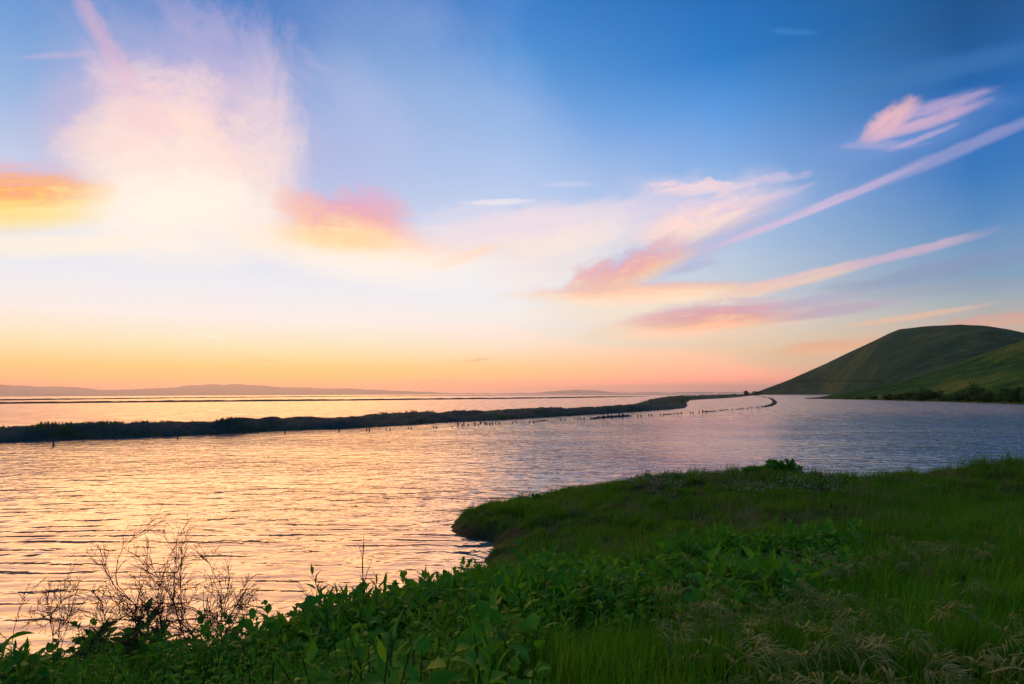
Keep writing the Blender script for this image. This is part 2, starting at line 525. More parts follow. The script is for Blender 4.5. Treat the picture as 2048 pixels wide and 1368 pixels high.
far = N.remap(sx.outputs[1], 30.0, 110.0)
h4 = N.noise(scaled(N, p, (0.22, 0.5, 1)), 1.0, 4.0, 0.6, 0.5)
gust = N.remap(N.noise(scaled(N, p, (0.55, 0.14, 1)), 1.0, 5.0, 0.65, 0.3), 0.4, 0.62, 0.15, 1.5)
open_ = N.m('ADD', N.m('MULTIPLY', open_, N.remap(far, 0.0, 1.0, 1.0, 0.6, False)), N.m('MULTIPLY', N.m('MULTIPLY', N.m('MULTIPLY', h4, 0.8), gust), far))
h = N.m('ADD', N.m('MULTIPLY', open_, N.remap(lee, 0.0, 1.0, 1.0, 0.4, False)), N.m('MULTIPLY', N.m('MULTIPLY', w1.outputs['Fac'], 0.026), lee))
nrm = bump(N, h)
b = N.n.new('ShaderNodeBsdfPrincipled')
b.inputs['Base Color'].default_value = (0.04, 0.14, 0.18, 1)
N.put(b.inputs['Roughness'], N.remap(far, 0.0, 1.0, 0.06, 0.16, False))
b.inputs['IOR'].default_value = 2.3
N.put(b.inputs['Normal'], nrm)
finish(N, b.outputs[0])
M['water'] = m

# shore soil under the plants
m, N = mat('soil')
p = position(N)
n1 = N.noise(p, 1.3, 5.0, 0.6)
n2 = N.noise(p, 14.0, 4.0, 0.65)
c = N.ramp(N.m('ADD', N.m('MULTIPLY', n1, 0.6), N.m('MULTIPLY', n2, 0.4)), [(0.3, (0.02, 0.018, 0.010)), (0.55, (0.018, 0.04, 0.008)), (0.75, (0.05, 0.055, 0.016))])
finish(N, principled(N, c, 0.9, 0.15, bump(N, N.m('ADD', N.m('MULTIPLY', n1, 0.05), N.m('MULTIPLY', n2, 0.02)))))
M['soil'] = m

# levee rubble
m, N = mat('levee_rubble')
p = position(N)
n1 = N.noise(p, 0.35, 4.0, 0.6)
n2 = N.noise(p, 3.2, 5.0, 0.7)
c = N.ramp(N.m('ADD', N.m('MULTIPLY', n1, 0.5), N.m('MULTIPLY', n2, 0.5)), [(0.34, (0.014, 0.04, 0.042)), (0.47, (0.035, 0.085, 0.07)), (0.56, (0.07, 0.10, 0.05)), (0.66, (0.15, 0.15, 0.13))])
finish(N, principled(N, c, 0.9, 0.1, bump(N, N.m('MULTIPLY', n2, 0.25))))
M['levee'] = m

# hill grass, near and far
def hill_mat(name, stops, sc, bumpy):
    m, N = mat(name)
    p = position(N)
    n1 = N.noise(p, sc, 4.0, 0.6, 0.4)
    n2 = N.noise(p, sc * 9, 5.0, 0.7)
    n3 = N.noise(scaled(N, p, (1, 1, 3.0)), sc * 40, 3.0, 0.7)
    f = N.m('ADD', N.m('MULTIPLY', n1, 0.4), N.m('ADD', N.m('MULTIPLY', n2, 0.35), N.m('MULTIPLY', n3, 0.25)))
    finish(N, principled(N, N.ramp(f, stops), 0.95, 0.05, bump(N, N.m('ADD', N.m('MULTIPLY', n2, bumpy), N.m('MULTIPLY', n3, bumpy * 0.35)))))
    return m
M['hill_far'] = hill_mat('hill_grass_far', [(0.42, (0.003, 0.038, 0.020)), (0.5, (0.014, 0.070, 0.024)), (0.57, (0.07, 0.105, 0.024))], 0.006, 3.0)
M['hill_near'] = hill_mat('hill_grass_near', [(0.42, (0.006, 0.052, 0.005)), (0.5, (0.035, 0.11, 0.008)), (0.57, (0.14, 0.155, 0.018))], 0.014, 1.2)
m, N = mat('mountain_forest')
finish(N, principled(N, N.ramp(N.noise(position(N), 0.0006, 4.0), [(0.35, (0.04, 0.05, 0.05)), (0.65, (0.08, 0.08, 0.07))]), 1.0, 0.0))
M['mountain'] = m
m, N = mat('trail_dirt')
finish(N, principled(N, N.ramp(N.noise(position(N), 0.05, 3.0), [(0.3, (0.012, 0.02, 0.012)), (0.7, (0.03, 0.03, 0.02))]), 1.0, 0.0))
M['trail'] = m
# wood of the posts
m, N = mat('weathered_wood')
n = N.noise(scaled(N, position(N), (9, 9, 1.5)), 2.0, 4.0, 0.7)
finish(N, principled(N, N.ramp(n, [(0.3, (0.012, 0.010, 0.010)), (0.7, (0.05, 0.04, 0.035))]), 0.85, 0.2, bump(N, n, 0.5, 0.03)))
M['wood'] = m
# dead twigs, straw
m, N = mat('dead_twig')
n = N.noise(position(N), 12.0, 3.0)
finish(N, principled(N, N.ramp(n, [(0.3, (0.045, 0.018, 0.014)), (0.7, (0.10, 0.042, 0.028))]), 0.8, 0.2))
M['twig'] = m
M['straw'] = foliage('dry_straw', [(0.14, 0.18, 0.035), (0.28, 0.29, 0.06), (0.44, 0.37, 0.11)], 1.1, 0.25, per_object=True)
M['grass_near'] = foliage('green_grass', [(0.010, 0.12, 0.004), (0.03, 0.20, 0.006), (0.07, 0.26, 0.008), (0.17, 0.29, 0.02)], 0.9, 0.4)
M['grass_far'] = foliage('meadow_grass', [(0.015, 0.11, 0.005), (0.05, 0.19, 0.008), (0.10, 0.23, 0.010), (0.18, 0.20, 0.03)], 0.45, 0.35)
M['leaf'] = foliage('broad_leaf', [(0.010, 0.13, 0.012), (0.02, 0.21, 0.014), (0.055, 0.30, 0.014), (0.11, 0.36, 0.016), (0.26, 0.36, 0.03)], 0.8, 0.4, rough=0.6, spec=0.1, per_object=True)
M['leaf_mass'] = foliage('broad_leaf_mass', [(0.008, 0.12, 0.010), (0.018, 0.19, 0.012), (0.045, 0.27, 0.012), (0.10, 0.34, 0.014), (0.24, 0.34, 0.03)], 0.8, 0.4, rough=0.6, spec=0.1)
M['stem'] = foliage('green_stem', [(0.02, 0.07, 0.01), (0.05, 0.10, 0.02)], 1.0, 0.1, per_object=True)
M['shrub'] = foliage('shrub_leaf', [(0.014, 0.06, 0.014), (0.03, 0.09, 0.016), (0.05, 0.11, 0.02)], 0.2, 0.2)
m, N = mat('pale_petal')
finish(N, principled(N, (0.42, 0.40, 0.30), 0.8, 0.1))
M['petal'] = m

# ------------------------------------------------------------------ numbers read off the place (metres; bearings in degrees)
LEVEE_NEAR = [(-35.6, 31.93), (-34.69, 34.89), (-33.19, 37.28), (-31.41, 39.16), (-28.49, 40.73), (-25.18, 42.41), (-22.43, 44.85), (-19.8, 47.63), (-14.51, 51.31), (-11.85, 53.81), (-6.99, 61.32), (-0.51, 66.49), (4.83, 73.67), (14.86, 86.34), (23.44, 97.57), (29.51, 105.89), (34.23, 114.22), (41.1, 133.95), (53.04, 174.73), (75.21, 241.4), (96.49, 281.24), (137.21, 355.46), (259.27, 616.91), (334.97, 772.83)]
LEVEE_CREST = [(-36.62, 32.76), (-36.11, 36.24), (-35.67, 39.97), (-32.92, 40.96), (-29.9, 42.66), (-26.95, 45.3), (-22.88, 45.69), (-21.18, 50.86), (-15.43, 54.48), (-13.37, 60.66), (-7.75, 67.98), (-0.58, 76.13), (5.35, 81.34), (16.08, 93.3), (22.15, 104.19), (27.28, 121.8), (41.35, 171.75), (67.68, 260.21), (95.85, 343.05), (114.13, 386.66), (127.48, 414.68), (171.09, 498.34), (258.15, 668.41), (435.56, 1004.72)]
OUTER_DIKE = [(-396.58, 342.41), (-384.48, 429.1), (-387.93, 657.46), (-283.48, 998.48), (87.34, 1322.54), (458.03, 1394.24), (663.68, 1595.3)]
MIDDLE_DIKE = [(-248.44, 214.61), (-212.46, 237.24), (-159.53, 270.53), (-85.4, 300.97), (25.82, 391.32), (130.05, 539.78)]
RIDGE = [(-53.2, 0.7), (-49.28, 0.99), (-45.84, 0.9), (-41.93, 0.89), (-40.21, 0.79), (-37.78, 0.76), (-35.84, 0.49), (-34.15, 0.53), (-31.32, 0.66), (-29.84, 0.87), (-28.31, 0.97), (-25.51, 1.0), (-22.14, 0.75), (-18.61, 0.66), (-15.87, 0.6), (-11.12, 0.37), (-7.21, 0.18), (-3.23, 0.06), (2.78, 0.13), (5.28, 0.35), (6.77, 0.41), (8.25, 0.3), (10.68, 0.09), (18.19, 0.1), (26.73, 0.05)]
BACK_HILL = [(22.16, -0.15), (23.02, 0.02), (24.3, 0.52), (25.77, 1.09), (26.8, 1.57), (28.82, 2.5), (30.76, 3.48), (32.64, 4.38), (33.74, 4.95), (34.45, 5.23), (36.15, 5.3), (38.4, 5.25), (39.91, 4.99), (41.35, 4.57), (42.13, 4.29), (44.79, 3.3), (49.38, 2.01), (54.14, 1.18)]
FRONT_HILL = [(27.11, -0.5), (28.29, -0.4), (30.59, 0.07), (32.8, 0.56), (34.21, 0.88), (35.93, 1.46), (37.58, 2.09), (39.17, 2.7), (40.69, 3.28), (42.09, 3.73), (46.14, 4.79), (50.68, 5.48), (56.15, 5.63)]
BACK_SHORE = [(22.16, 976), (28.3, 901), (32.75, 618), (41.82, 355)]
FRONT_SHORE = [(27.1, 317.4), (30.56, 279.2), (34.12, 240.4), (38.03, 209.4), (41.79, 181.2), (45.73, 150.9), (50.18, 123.3), (55.56, 93.8)]
TRAIL = [(26.37, 0.97), (28.35, 0.99), (30.64, 0.95), (32.81, 0.9)]
POSTS = [(-27.78, 34.85, 0.47), (-23.13, 39.72, 0.2), (-17.61, 44.51, 0.17), (-14.35, 47.53, 0.26), (-14.19, 47.04, 0.21), (-12.07, 47.65, 0.25), (-11.67, 46.85, 0.31), (-10.8, 49.17, 0.15), (-10.37, 48.64, 0.17), (-9.17, 50.76, 0.13), (-8.89, 50.38, 0.13), (-7.14, 52.06, 0.16), (-6.81, 51.66, 0.18), (-5.59, 53.08, 0.11), (-5.1, 53.83, 0.39), (-4.76, 54.21, 0.16), (-4.73, 55.89, 0.34), (-4.24, 54.99, 0.14), (-3.62, 55.36, 0.4), (-3.26, 55.33, 0.17), (-3.2, 58.02, 0.3), (-2.71, 57.05, 0.25), (-2.52, 56.35, 0.22), (-2.19, 55.67, 0.26), (-2.0, 56.98, 0.29), (-1.68, 57.64, 0.17), (-1.28, 56.91, 0.2), (0.02, 58.67, 0.18), (0.39, 58.63, 0.18), (1.79, 60.24, 0.18), (2.21, 60.2, 0.18), (5.46, 64.54, 0.22), (5.84, 63.91, 0.22), (5.49, 64.83, 0.2), (5.87, 64.2, 0.22), (7.22, 66.8, 0.14), (7.47, 65.53, 0.25), (7.92, 66.72, 0.23), (8.23, 65.75, 0.34), (9.26, 67.87, 0.18), (10.78, 67.7, 0.5), (11.71, 69.97, 0.79), (12.07, 69.58, 0.79), (13.24, 70.86, 0.74), (12.99, 67.45, 0.8), (16.17, 73.91, 0.32), (16.56, 73.86, 0.29), (18.21, 76.52, 0.27), (18.56, 76.47, 0.27), (20.26, 78.44, 0.28), (20.69, 78.38, 0.24), (23.08, 81.8, 0.22), (23.74, 82.7, 0.22), (24.0, 82.67, 0.26), (24.66, 83.59, 0.3), (26.37, 84.91, 0.27), (26.75, 84.85, 0.27), (28.43, 87.34, 0.32), (29.69, 89.47, 0.49), (30.43, 89.95, 0.41), (37.61, 98.0, 0.32), (42.93, 106.51, 0.3), (43.87, 107.2, 0.25), (44.89, 108.78, 0.3), (46.54, 111.23, 0.36), (47.68, 111.96, 0.31), (48.55, 112.76, 0.47), (51.1, 117.32, 0.44), (51.87, 118.23, 0.39), (54.57, 123.28, 0.4), (55.9, 125.38, 0.41), (58.31, 129.9, 0.49), (60.25, 133.51, 0.44), (63.55, 140.04, 0.59), (68.52, 150.39, 0.64), (75.21, 164.27, 0.7), (83.06, 181.05, 0.68), (95.05, 207.72, 0.69), (107.39, 235.54, 0.78), (118.89, 261.94, 0.74)]
BARS = [[(9.09, 66.73), (11.52, 71.34), (13.77, 73.38), (15.95, 76.43)], [(21.37, 80.28), (23.12, 83.04)], [(30.0, 90.41), (34.14, 95.82)], [(35.02, 97.1), (38.62, 102.6)], [(40.48, 103.91), (43.14, 107.58)], [(2.42, 61.47), (3.76, 64.19)]]
SPIT = [(291.45, 689.14), (201.55, 460.48), (146.7, 326.77), (111.54, 244.72), (85.08, 185.33), (68.16, 149.38), (58.26, 129.97), (52.11, 119.04)]


def resample(pts, n, close=False):
    """smooth curve through points, n samples"""
    P = np.asarray(pts, float)
    t = np.arange(len(P))
    u = np.linspace(0, len(P) - 1, n)
    Q = np.stack([np.interp(u, t, P[:, j]) for j in range(P.shape[1])], 1)
    return Q, u


# ------------------------------------------------------------------ water
xs = np.concatenate([-np.geomspace(40000, 60, 14), np.linspace(-50, 50, 11), np.geomspace(60, 40000, 14)])
ys = np.concatenate([[-1500, -400, -100, -30], np.linspace(0, 60, 9), np.geomspace(80, 38000, 16)])
X, Y = np.meshgrid(xs, ys)
me = new_mesh('water', np.stack([X, Y, X * 0], -1).reshape(-1, 3), grid_faces(len(ys), len(xs)), mats=[M['water']])
tag(link('water', me), kind='structure')

# ------------------------------------------------------------------ near shore: a grassy bank with a low point of land
K = 0.6
SHORE = np.array([(-300, -40), (-60, 4), (-30, 7.5), (-18, 9), (-10, 10), (-6, 10.8), (-3.6, 12.3), (-2, 14.3), (-1.25, 15.6), (-0.9, 16.4),
                  (-0.5, 17.6), (-0.35, 18.6), (-0.7, 19.6), (-1.3, 20.4), (-2.0, 21.7), (-2.35, 23), (-1.9, 24.3), (-0.5, 26.2), (2, 28.0),
                  (5, 29.6), (9, 30.8), (14, 31), (19, 30.5), (24, 31), (30, 33), (40, 40), (60, 60), (140, 90), (400, 120),
                  (400, -200), (-300, -200)]) * K
CTRL = np.array([
    (0, 0, 3.3), (-3, 0, 3.2), (3, 0, 3.35), (8, 0, 3.5), (-8, 0, 3.0), (-15, 0, 2.6), (15, 0, 3.8), (30, 0, 4.6), (0, -20, 4), (30, -20, 5), (-30, -20, 3.5), (-30, 0, 2.2),
    (0, 3, 2.9), (-3, 3, 2.7), (3, 3, 2.95), (6, 3, 3.15), (0, 6, 2.12), (-3, 6, 1.85), (-6, 6, 1.72), (4, 6, 2.5), (8, 6, 2.75), (-12, 6, 1.5),
    (0, 9, 1.45), (-3, 9, 1.15), (4, 9, 1.85), (8, 9, 2.2), (14, 9, 2.9), (0, 13, .7), (4, 13, 1.2), (9, 13, 1.6), (15, 13, 2.1), (22, 13, 2.9),
    (1, 18, .6), (5, 18, 1.0), (10, 18, 1.15), (16, 18, 1.15), (22, 18, 1.5), (30, 18, 2.0), (0, 22, .55), (4, 23, .75), (9, 25, 1.15), (13, 26, 1.2), (17, 27, .75),
    (19.8, 26, 1.0), (21.2, 26, 1.5), (23.4, 26, 1.65), (28, 26, 1.95), (36, 28, 2.3), (4.3, 28, .5), (9.2, 28, 1.25), (11.7, 28, 1.22), (15.4, 28, .8), (18, 28, .8), (1.3, 25.5, .45),
    (5, 30, .1), (9, 31, .5), (14, 31, .4), (18, 31, .2), (24, 31, .7), (30, 32, 1.2), (60, 30, 4), (60, 0, 6), (-60, -10, 2), (-60, -60, 4), (60, -60, 7), (0, -60, 6)]) * K


def inside(px, py, poly):
    r = np.zeros(px.shape, bool)
    n = len(poly)
    for i in range(n):
        x0, y0 = poly[i]
        x1, y1 = poly[(i + 1) % n]
        if y0 == y1:
            continue
        c = ((y0 > py) != (y1 > py)) & (px < (x1 - x0) * (py - y0) / (y1 - y0) + x0)
        r ^= c
    return r


def dist_poly(px, py, poly):
    d = np.full(px.shape, 1e9)
    for i in range(len(poly) - 1):
        a, b = poly[i], poly[i + 1]
        v = b - a
        t = np.clip(((px - a[0]) * v[0] + (py - a[1]) * v[1]) / (v @ v), 0, 1)
        d = np.minimum(d, np.hypot(px - a[0] - t * v[0], py - a[1] - t * v[1]))
    return d


# thin plate spline through the spot heights
def _tps(r2):
    return np.where(r2 > 1e-12, r2 * np.log(r2 + 1e-12), 0)
_P = CTRL[:, :2]
_n = len(_P)
_A = np.zeros((_n + 3, _n + 3))
_A[:_n, :_n] = _tps(((_P[:, None] - _P[None]) ** 2).sum(-1)) + np.eye(_n) * 0.4
_A[:_n, _n:] = np.c_[np.ones(_n), _P]
_A[_n:, :_n] = _A[:_n, _n:].T
_wt = np.linalg.solve(_A, np.r_[CTRL[:, 2], 0, 0, 0])


def ground_z(x, y):
    sh = x.shape
    x, y = np.asarray(x, float).ravel(), np.asarray(y, float).ravel()
    z = _wt[_n] + _wt[_n + 1] * x + _wt[_n + 2] * y
    for i in range(_n):
        z = z + _wt[i] * _tps((x - _P[i, 0]) ** 2 + (y - _P[i, 1]) ** 2)
    z = np.clip(z, 0.1, 5.0)
    z = z + fbm(x * 0.7, y * 0.7, 4, 0.5, 2) * 0.10 + np.maximum(fbm(x * 1.9, y * 1.9, 3, 0.5, 6), 0) * 0.16
    wob = fbm(x * 1.3, y * 1.3, 5, 0.62, 5) * 0.6
    sdist = dist_poly(x, y, SHORE[:-2]) * np.where(inside(x, y, SHORE), 1, -1) + wob
    bank = np.where(sdist > 0, 0.11 * sstep(sdist, 0, 0.2) + 0.30 * sdist, sdist * 0.6)
    return np.minimum(z, np.maximum(bank, -0.6)).reshape(sh)


def axis(dense, lo, hi, step):
    a = np.arange(dense[0], dense[1] + step, step)
    left = dense[0] - np.geomspace(step * 2, dense[0] - lo, 16)[::-1]
    right = dense[1] + np.geomspace(step * 2, hi - dense[1], 16)
    return np.concatenate([left, a, right])


gx = axis((-12, 26), -180, 240, 0.13)
gy = axis((0, 23), -120, 70, 0.13)
GX, GY = np.meshgrid(gx, gy)
GZ = ground_z(GX, GY)
me = new_mesh('ground', np.stack([GX, GY, GZ], -1).reshape(-1, 3), grid_faces(len(gy), len(gx)), smooth=True, mats=[M['soil']])
tag(link('ground', me), kind='structure')

# ------------------------------------------------------------------ levee across the bay
nL = 1500
NE, u = resample(LEVEE_NEAR, nL)
CR, _ = resample(LEVEE_CREST, nL)
dv = CR - NE
dl = np.linalg.norm(dv, axis=1, keepdims=True)
wide = np.clip(dl, 1.3, None)
CR = NE + dv / (dl + 1e-9) * wide
FE = CR + dv / (dl + 1e-9) * np.clip(wide * 0.7, 1.0, 2.5)
prof = [(-0.12, -0.5), (0.0, -0.02), (0.06, 0.16), (0.15, 0.34), (0.28, 0.52), (0.42, 0.68), (0.58, 0.82), (0.75, 0.9), (0.9, 0.88), (1.0, 0.84)]
back = [(0.2, 0.74), (0.45, 0.5), (0.75, 0.2), (1.0, -0.02), (1.2, -0.5)]
rows = []
for k, (a, z) in enumerate(prof + back):
    P = NE + (CR - NE) * a if k < len(prof) else CR + (FE - CR) * a
    # lumps of rubble: finer than the slope, sized by how wide the levee is there
    n = fbm(P[:, 0] * 0.55, P[:, 1] * 0.55, 6, 0.68, 11)
    n2 = fbm(P[:, 0] * 0.12, P[:, 1] * 0.12, 3, 0.5, 12)
    zz = z * 1.12 + (n * 0.42 + n2 * 0.22) * (0.3 + max(z, 0) * 0.9)
    rows.append(np.c_[P + np.c_[n, -n] * 0.25, zz])
V = np.array(rows)
me = new_mesh('levee', V.reshape(-1, 3), grid_faces(len(rows), nL), smooth=False, mats=[M['levee']])
tag(link('levee', me), kind='structure')
LEV = V


def strip(name, pts, width, height, n, material, seed, zbase=-0.25, lump=0.5):
    P, _ = resample(pts, n)
    T = np.gradient(P, axis=0)
    T /= np.linalg.norm(T, axis=1, keepdims=True)
    S = np.c_[-T[:, 1], T[:, 0]]
    rows = []
    ends = np.clip(np.minimum(np.arange(n), n - 1 - np.arange(n)) / (0.12 * n), 0.05, 1) ** 0.5
    for a, z in ((-1, zbase), (-0.75, 0.02), (-0.4, 0.7), (0, 1.0), (0.4, 0.7), (0.75, 0.02), (1, zbase)):
        Q = P + S * (a * width * ends)[:, None]
        nn = fbm(Q[:, 0] / width * 0.6, Q[:, 1] / width * 0.6, 4, 0.6, seed)
        zz = np.where(z > 0, z * height * ends * (1 + nn * lump * 2) , z)
        rows.append(np.c_[Q, zz])
    me = new_mesh(name, np.array(rows).reshape(-1, 3), grid_faces(7, n), smooth=False, mats=[material])
    return me


tag(link('levee', strip('middle_dike', MIDDLE_DIKE, 3.0, 0.75, 400, M['levee'], 21, lump=0.25)), kind='structure')
tag(link('levee', strip('outer_dike', OUTER_DIKE, 5.0, 1.0, 400, M['levee'], 22, lump=0.25)), kind='structure')
tag(link('mud_bank', strip('mud_spit', SPIT, 0.9, 0.22, 200, M['levee'], 23)), kind='structure')
for k, b in enumerate(BARS):
    tag(link('mud_bank', strip('mud_bank', b, 0.35 if k else 0.55, 0.10 if k else 0.24, 60, M['levee'], 30 + k)), kind='structure')

# ------------------------------------------------------------------ hills on the right
def hill(name, ridge, shore, depth, material, cols, seed, gully, shape=1.0):
    """ridge: (bearing, elevation angle); shore: (bearing, distance to the waterline); depth: waterline to ridge"""
    ra = np.array(ridge)
    sa = np.array(shore)
    az = np.linspace(ra[0, 0], ra[-1, 0], cols)
    e = np.interp(az, ra[:, 0], ra[:, 1])
    ker = np.hanning(9)
    ker /= ker.sum()
    e = np.convolve(np.pad(e, 4, mode='edge'), ker, 'valid')
    d0 = np.interp(az, sa[:, 0], sa[:, 1])
    d1 = d0 + np.interp(az, depth[0], depth[1])
    zr = EYE + d1 * np.tan(np.radians(e))
    zr = np.maximum(zr, 0.3)
    rows = []
    us = np.concatenate([[-0.02], np.linspace(0, 1, 70), 1 + np.linspace(0.05, 0.9, 14)])
    for uu in us:
        d = d0 + (d1 - d0) * uu
        x, y = d * np.sin(np.radians(az)), d * np.cos(np.radians(az))
        if uu < 0:
            z = np.full_like(az, -1.0)
        elif uu <= 1:
            f = uu ** shape
            f = 0.35 * f + 0.65 * (f * f * (3 - 2 * f)) if shape >= 1 else f
            z = zr * f
            g = fbm(x * gully, y * gully, 5, 0.55, seed)
            z = z + g * zr * 0.4 * uu * (1 - uu) * 2 - (1 - uu) * 0.0 + 0.15 * (uu < 0.01)
        else:
            z = zr * (1 - ((uu - 1) / 0.9) ** 1.4)
        rows.append(np.c_[x, y, z])
    me = new_mesh(name, np.array(rows).reshape(-1, 3), grid_faces(len(us), cols), smooth=True, mats=[material])
    return tag(link(name, me), kind='structure'), (az, d0, d1, zr)


hill('hill', BACK_HILL, BACK_SHORE, ([22, 26, 34, 42, 54], [10, 180, 420, 520, 500]), M['hill_far'], 360, 41, 0.006)
ho, HN = hill('hill', FRONT_HILL, FRONT_SHORE, ([27, 32, 42, 56], [4, 50, 170, 260]), M['hill_near'], 360, 42, 0.016)

# trail cut along the back hill
P = []
for az, e in np.stack([np.interp(np.linspace(0, 3, 60), range(4), np.array(TRAIL)[:, j]) for j in range(2)], 1):
    P.append((az, e))
# found on the hill: march along the bearing until the hill is as high as the line of sight
hb = [o for o in COL.objects if o.name.startswith('hill')][0]
bpy.context.view_layer.update()
pts = []
for az, e in P:
    d = Vector((math.sin(R(az)) * math.cos(R(e)), math.cos(R(az)) * math.cos(R(e)), math.sin(R(e))))
    hit, loc, nn, _i = hb.ray_cast(Vector((0, 0, EYE)), d)
    if hit:
        pts.append(loc)
if len(pts) > 5:
    rows = []
    for off, up in ((-2.2, 0.2), (-2.0, 0.9), (1.5, 1.1), (3.0, 0.4)):
        rows.append([(p.x + off * p.x / p.length, p.y + off * p.y / p.length, p.z + up) for p in pts])
    me = new_mesh('path', np.array(rows).reshape(-1, 3), grid_faces(4, len(pts)), mats=[M['trail']])
    tag(link('path', me), kind='structure')

# ------------------------------------------------------------------ mountains on the horizon
ra = np.array(RIDGE)
az = np.linspace(ra[0, 0], ra[-1, 0], 900)
e = np.interp(az, ra[:, 0], ra[:, 1]) + fbm(az * 1.3, az * 0 + 3.0, 6, 0.65, 8) * 0.12
rows = []
for dd, f in ((19000, -0.01), (20500, 0.22), (22000, 0.5), (23500, 0.75), (25000, 1.0), (27000, 0.6), (30000, -0.01)):
    x, y = dd * np.sin(np.radians(az)), dd * np.cos(np.radians(az))
    zr = np.maximum(EYE + 25000 * np.tan(np.radians(e)), 1.0)
    g = fbm(x * 0.0006, y * 0.0006, 5, 0.55, 9)
    z = zr * f * (1 + (g * 0.5 if f != 1.0 else 0))
    rows.append(np.c_[x, y, z])
me = new_mesh('mountains', np.array(rows).reshape(-1, 3), grid_faces(len(rows), len(az)), smooth=True, mats=[M['mountain']])
tag(link('mountains', me), kind='structure')

# ------------------------------------------------------------------ haze over the bay
hx, hy0, hy1, hz0, hz1 = 42000, -2500, 42000, -2.0, 500
v = [(sx * hx, yy, zz) for zz in (hz0, hz1) for yy in (hy0, hy1) for sx in (-1, 1)]
f = [(0, 2, 3, 1), (4, 5, 7, 6), (0, 1, 5, 4), (2, 6, 7, 3), (0, 4, 6, 2), (1, 3, 7, 5)]
me = new_mesh('haze', v, [np.array(f)])
m, N = mat('haze')
pv = N.n.new('ShaderNodeVolumePrincipled')
pv.inputs['Color'].default_value = (1.0, 0.93, 0.82, 1)
pv.inputs['Density'].default_value = 5.5e-5
pv.inputs['Anisotropy'].default_value = 0.6
o_ = N.n.new('ShaderNodeOutputMaterial')
N.t.links.new(pv.outputs[0], o_.inputs['Volume'])
me.materials.append(m)
tag(link('haze', me), kind='stuff')

# ------------------------------------------------------------------ old posts in the shallows
def post_mesh(h, r, lean):
    n = 5
    t = np.linspace(0, 1, n)
    P = np.c_[lean[0] * t * h, lean[1] * t * h, -0.35 + t * (h + 0.35)]
    rad = r * np.array([1.1, 1.05, 1.0, 0.92, 0.8]) * (1 + 0.12 * rng.standard_normal(n))
    v, f = tubes([P], [rad], 7)
    top = np.arange(len(v) - 7, len(v))
    v = np.r_[v, [P[-1] + [0.1 * r, 0, 0.35 * r]]]                    # broken, uneven top
    v[top[:3], 2] += r * 0.7
    k = len(v) - 1
    tri = np.array([(top[i], top[(i + 1) % 7], k) for i in range(7)])
    return new_mesh('wooden_post', v, [f, tri], mats=[M['wood']])


def post_words(x, y, h):
    if y < 36:
        return 'lone thin wooden stake in the water at the left end of the levee', None
    if y < 48.3 and x < -13:
        return 'small lone stakes in open water close to the levee', 'scattered stakes off the near levee'
    if h > 0.42 and 8 < x < 16:
        return 'tall wooden posts rising from the muddy debris bank', 'tall posts on the debris bank'
    if y < 62:
        return 'short posts in the row left of the debris bank', 'posts in the broken row along the levee'
    if y < 112:
        return 'short posts in the row past the levee tip', 'posts in the row past the levee tip'
    return 'dark posts in the far curve below the hill', 'posts in the far curve'


ORD = ['first', 'second', 'third'] + [q + 'th' for q in 'four fif six seven eigh nin ten eleven twelf thirteen fourteen fifteen sixteen seventeen eighteen nineteen twentie'.split()]
ORD += ['twenty-' + q for q in ('first', 'second', 'third', 'fourth', 'fifth', 'sixth', 'seventh', 'eighth', 'ninth')] + ['thirtieth'] + ['thirty-' + q for q in ('first', 'second', 'third', 'fourth', 'fifth', 'sixth', 'seventh', 'eighth', 'ninth')]
count = {}
for x, y, h in sorted(POSTS, key=lambda q: q[0] / q[1]):
    d = math.hypot(x, y)
    r = 0.03 + 0.0006 * d
    o = link('wooden_post', post_mesh(max(h * 0.8, 0.10), r, (random.uniform(-.09, .09), random.uniform(-.09, .09))), loc=(x, y, 0))
    lb, gr = post_words(x, y, h)
    if gr:
        count[gr] = count.get(gr, -1) + 1
        lb = ORD[count[gr]] + ' from the left of the ' + lb
    tag(o, lb, 'post', gr)

# ------------------------------------------------------------------ shrubs far off: foot of the near hill, end of the levee
def crown_cloud(n, size, lobes, leaf, seed, base=0.15):
    """leaf sprays spread through an uneven crown; returns verts, quads, tint"""
    r_ = np.random.default_rng(seed)
    cen = np.c_[r_.normal(0, 0.36, lobes).clip(-.8, .8) * size[0], r_.uniform(-0.5, 0.5, lobes) * size[1], r_.uniform(0.1, 0.72, lobes) * size[2]]
    cen[:, :2] -= cen[:, :2].mean(0)
    rad = r_.uniform(0.22, 0.42, lobes)
    which = r_.integers(0, lobes, n)
    d = r_.standard_normal((n, 3))
    d /= np.linalg.norm(d, axis=1, keepdims=True)
    rr = r_.uniform(0.45, 1.05, (n, 1)) ** 0.6
    c = cen[which] + d * rr * rad[which][:, None] * np.array(size)
    c[:, 2] = np.maximum(c[:, 2], base * size[2] * r_.uniform(0, 1, n))
    a = r_.standard_normal((n, 3))
    a /= np.linalg.norm(a, axis=1, keepdims=True)
    b = np.cross(a, d)
    b /= np.linalg.norm(b, axis=1, keepdims=True) + 1e-9
    s = leaf * r_.uniform(0.6, 1.5, (n, 1))
    v = np.stack([c - a * s, c + b * s * 0.55, c + a * s, c - b * s * 0.55], 1).reshape(-1, 3)
    f = np.arange(4 * n).reshape(n, 4)
    tint = np.repeat(np.clip(r_.normal(0.5, 0.22, n), 0, 1), 4)
    return v, f, tint


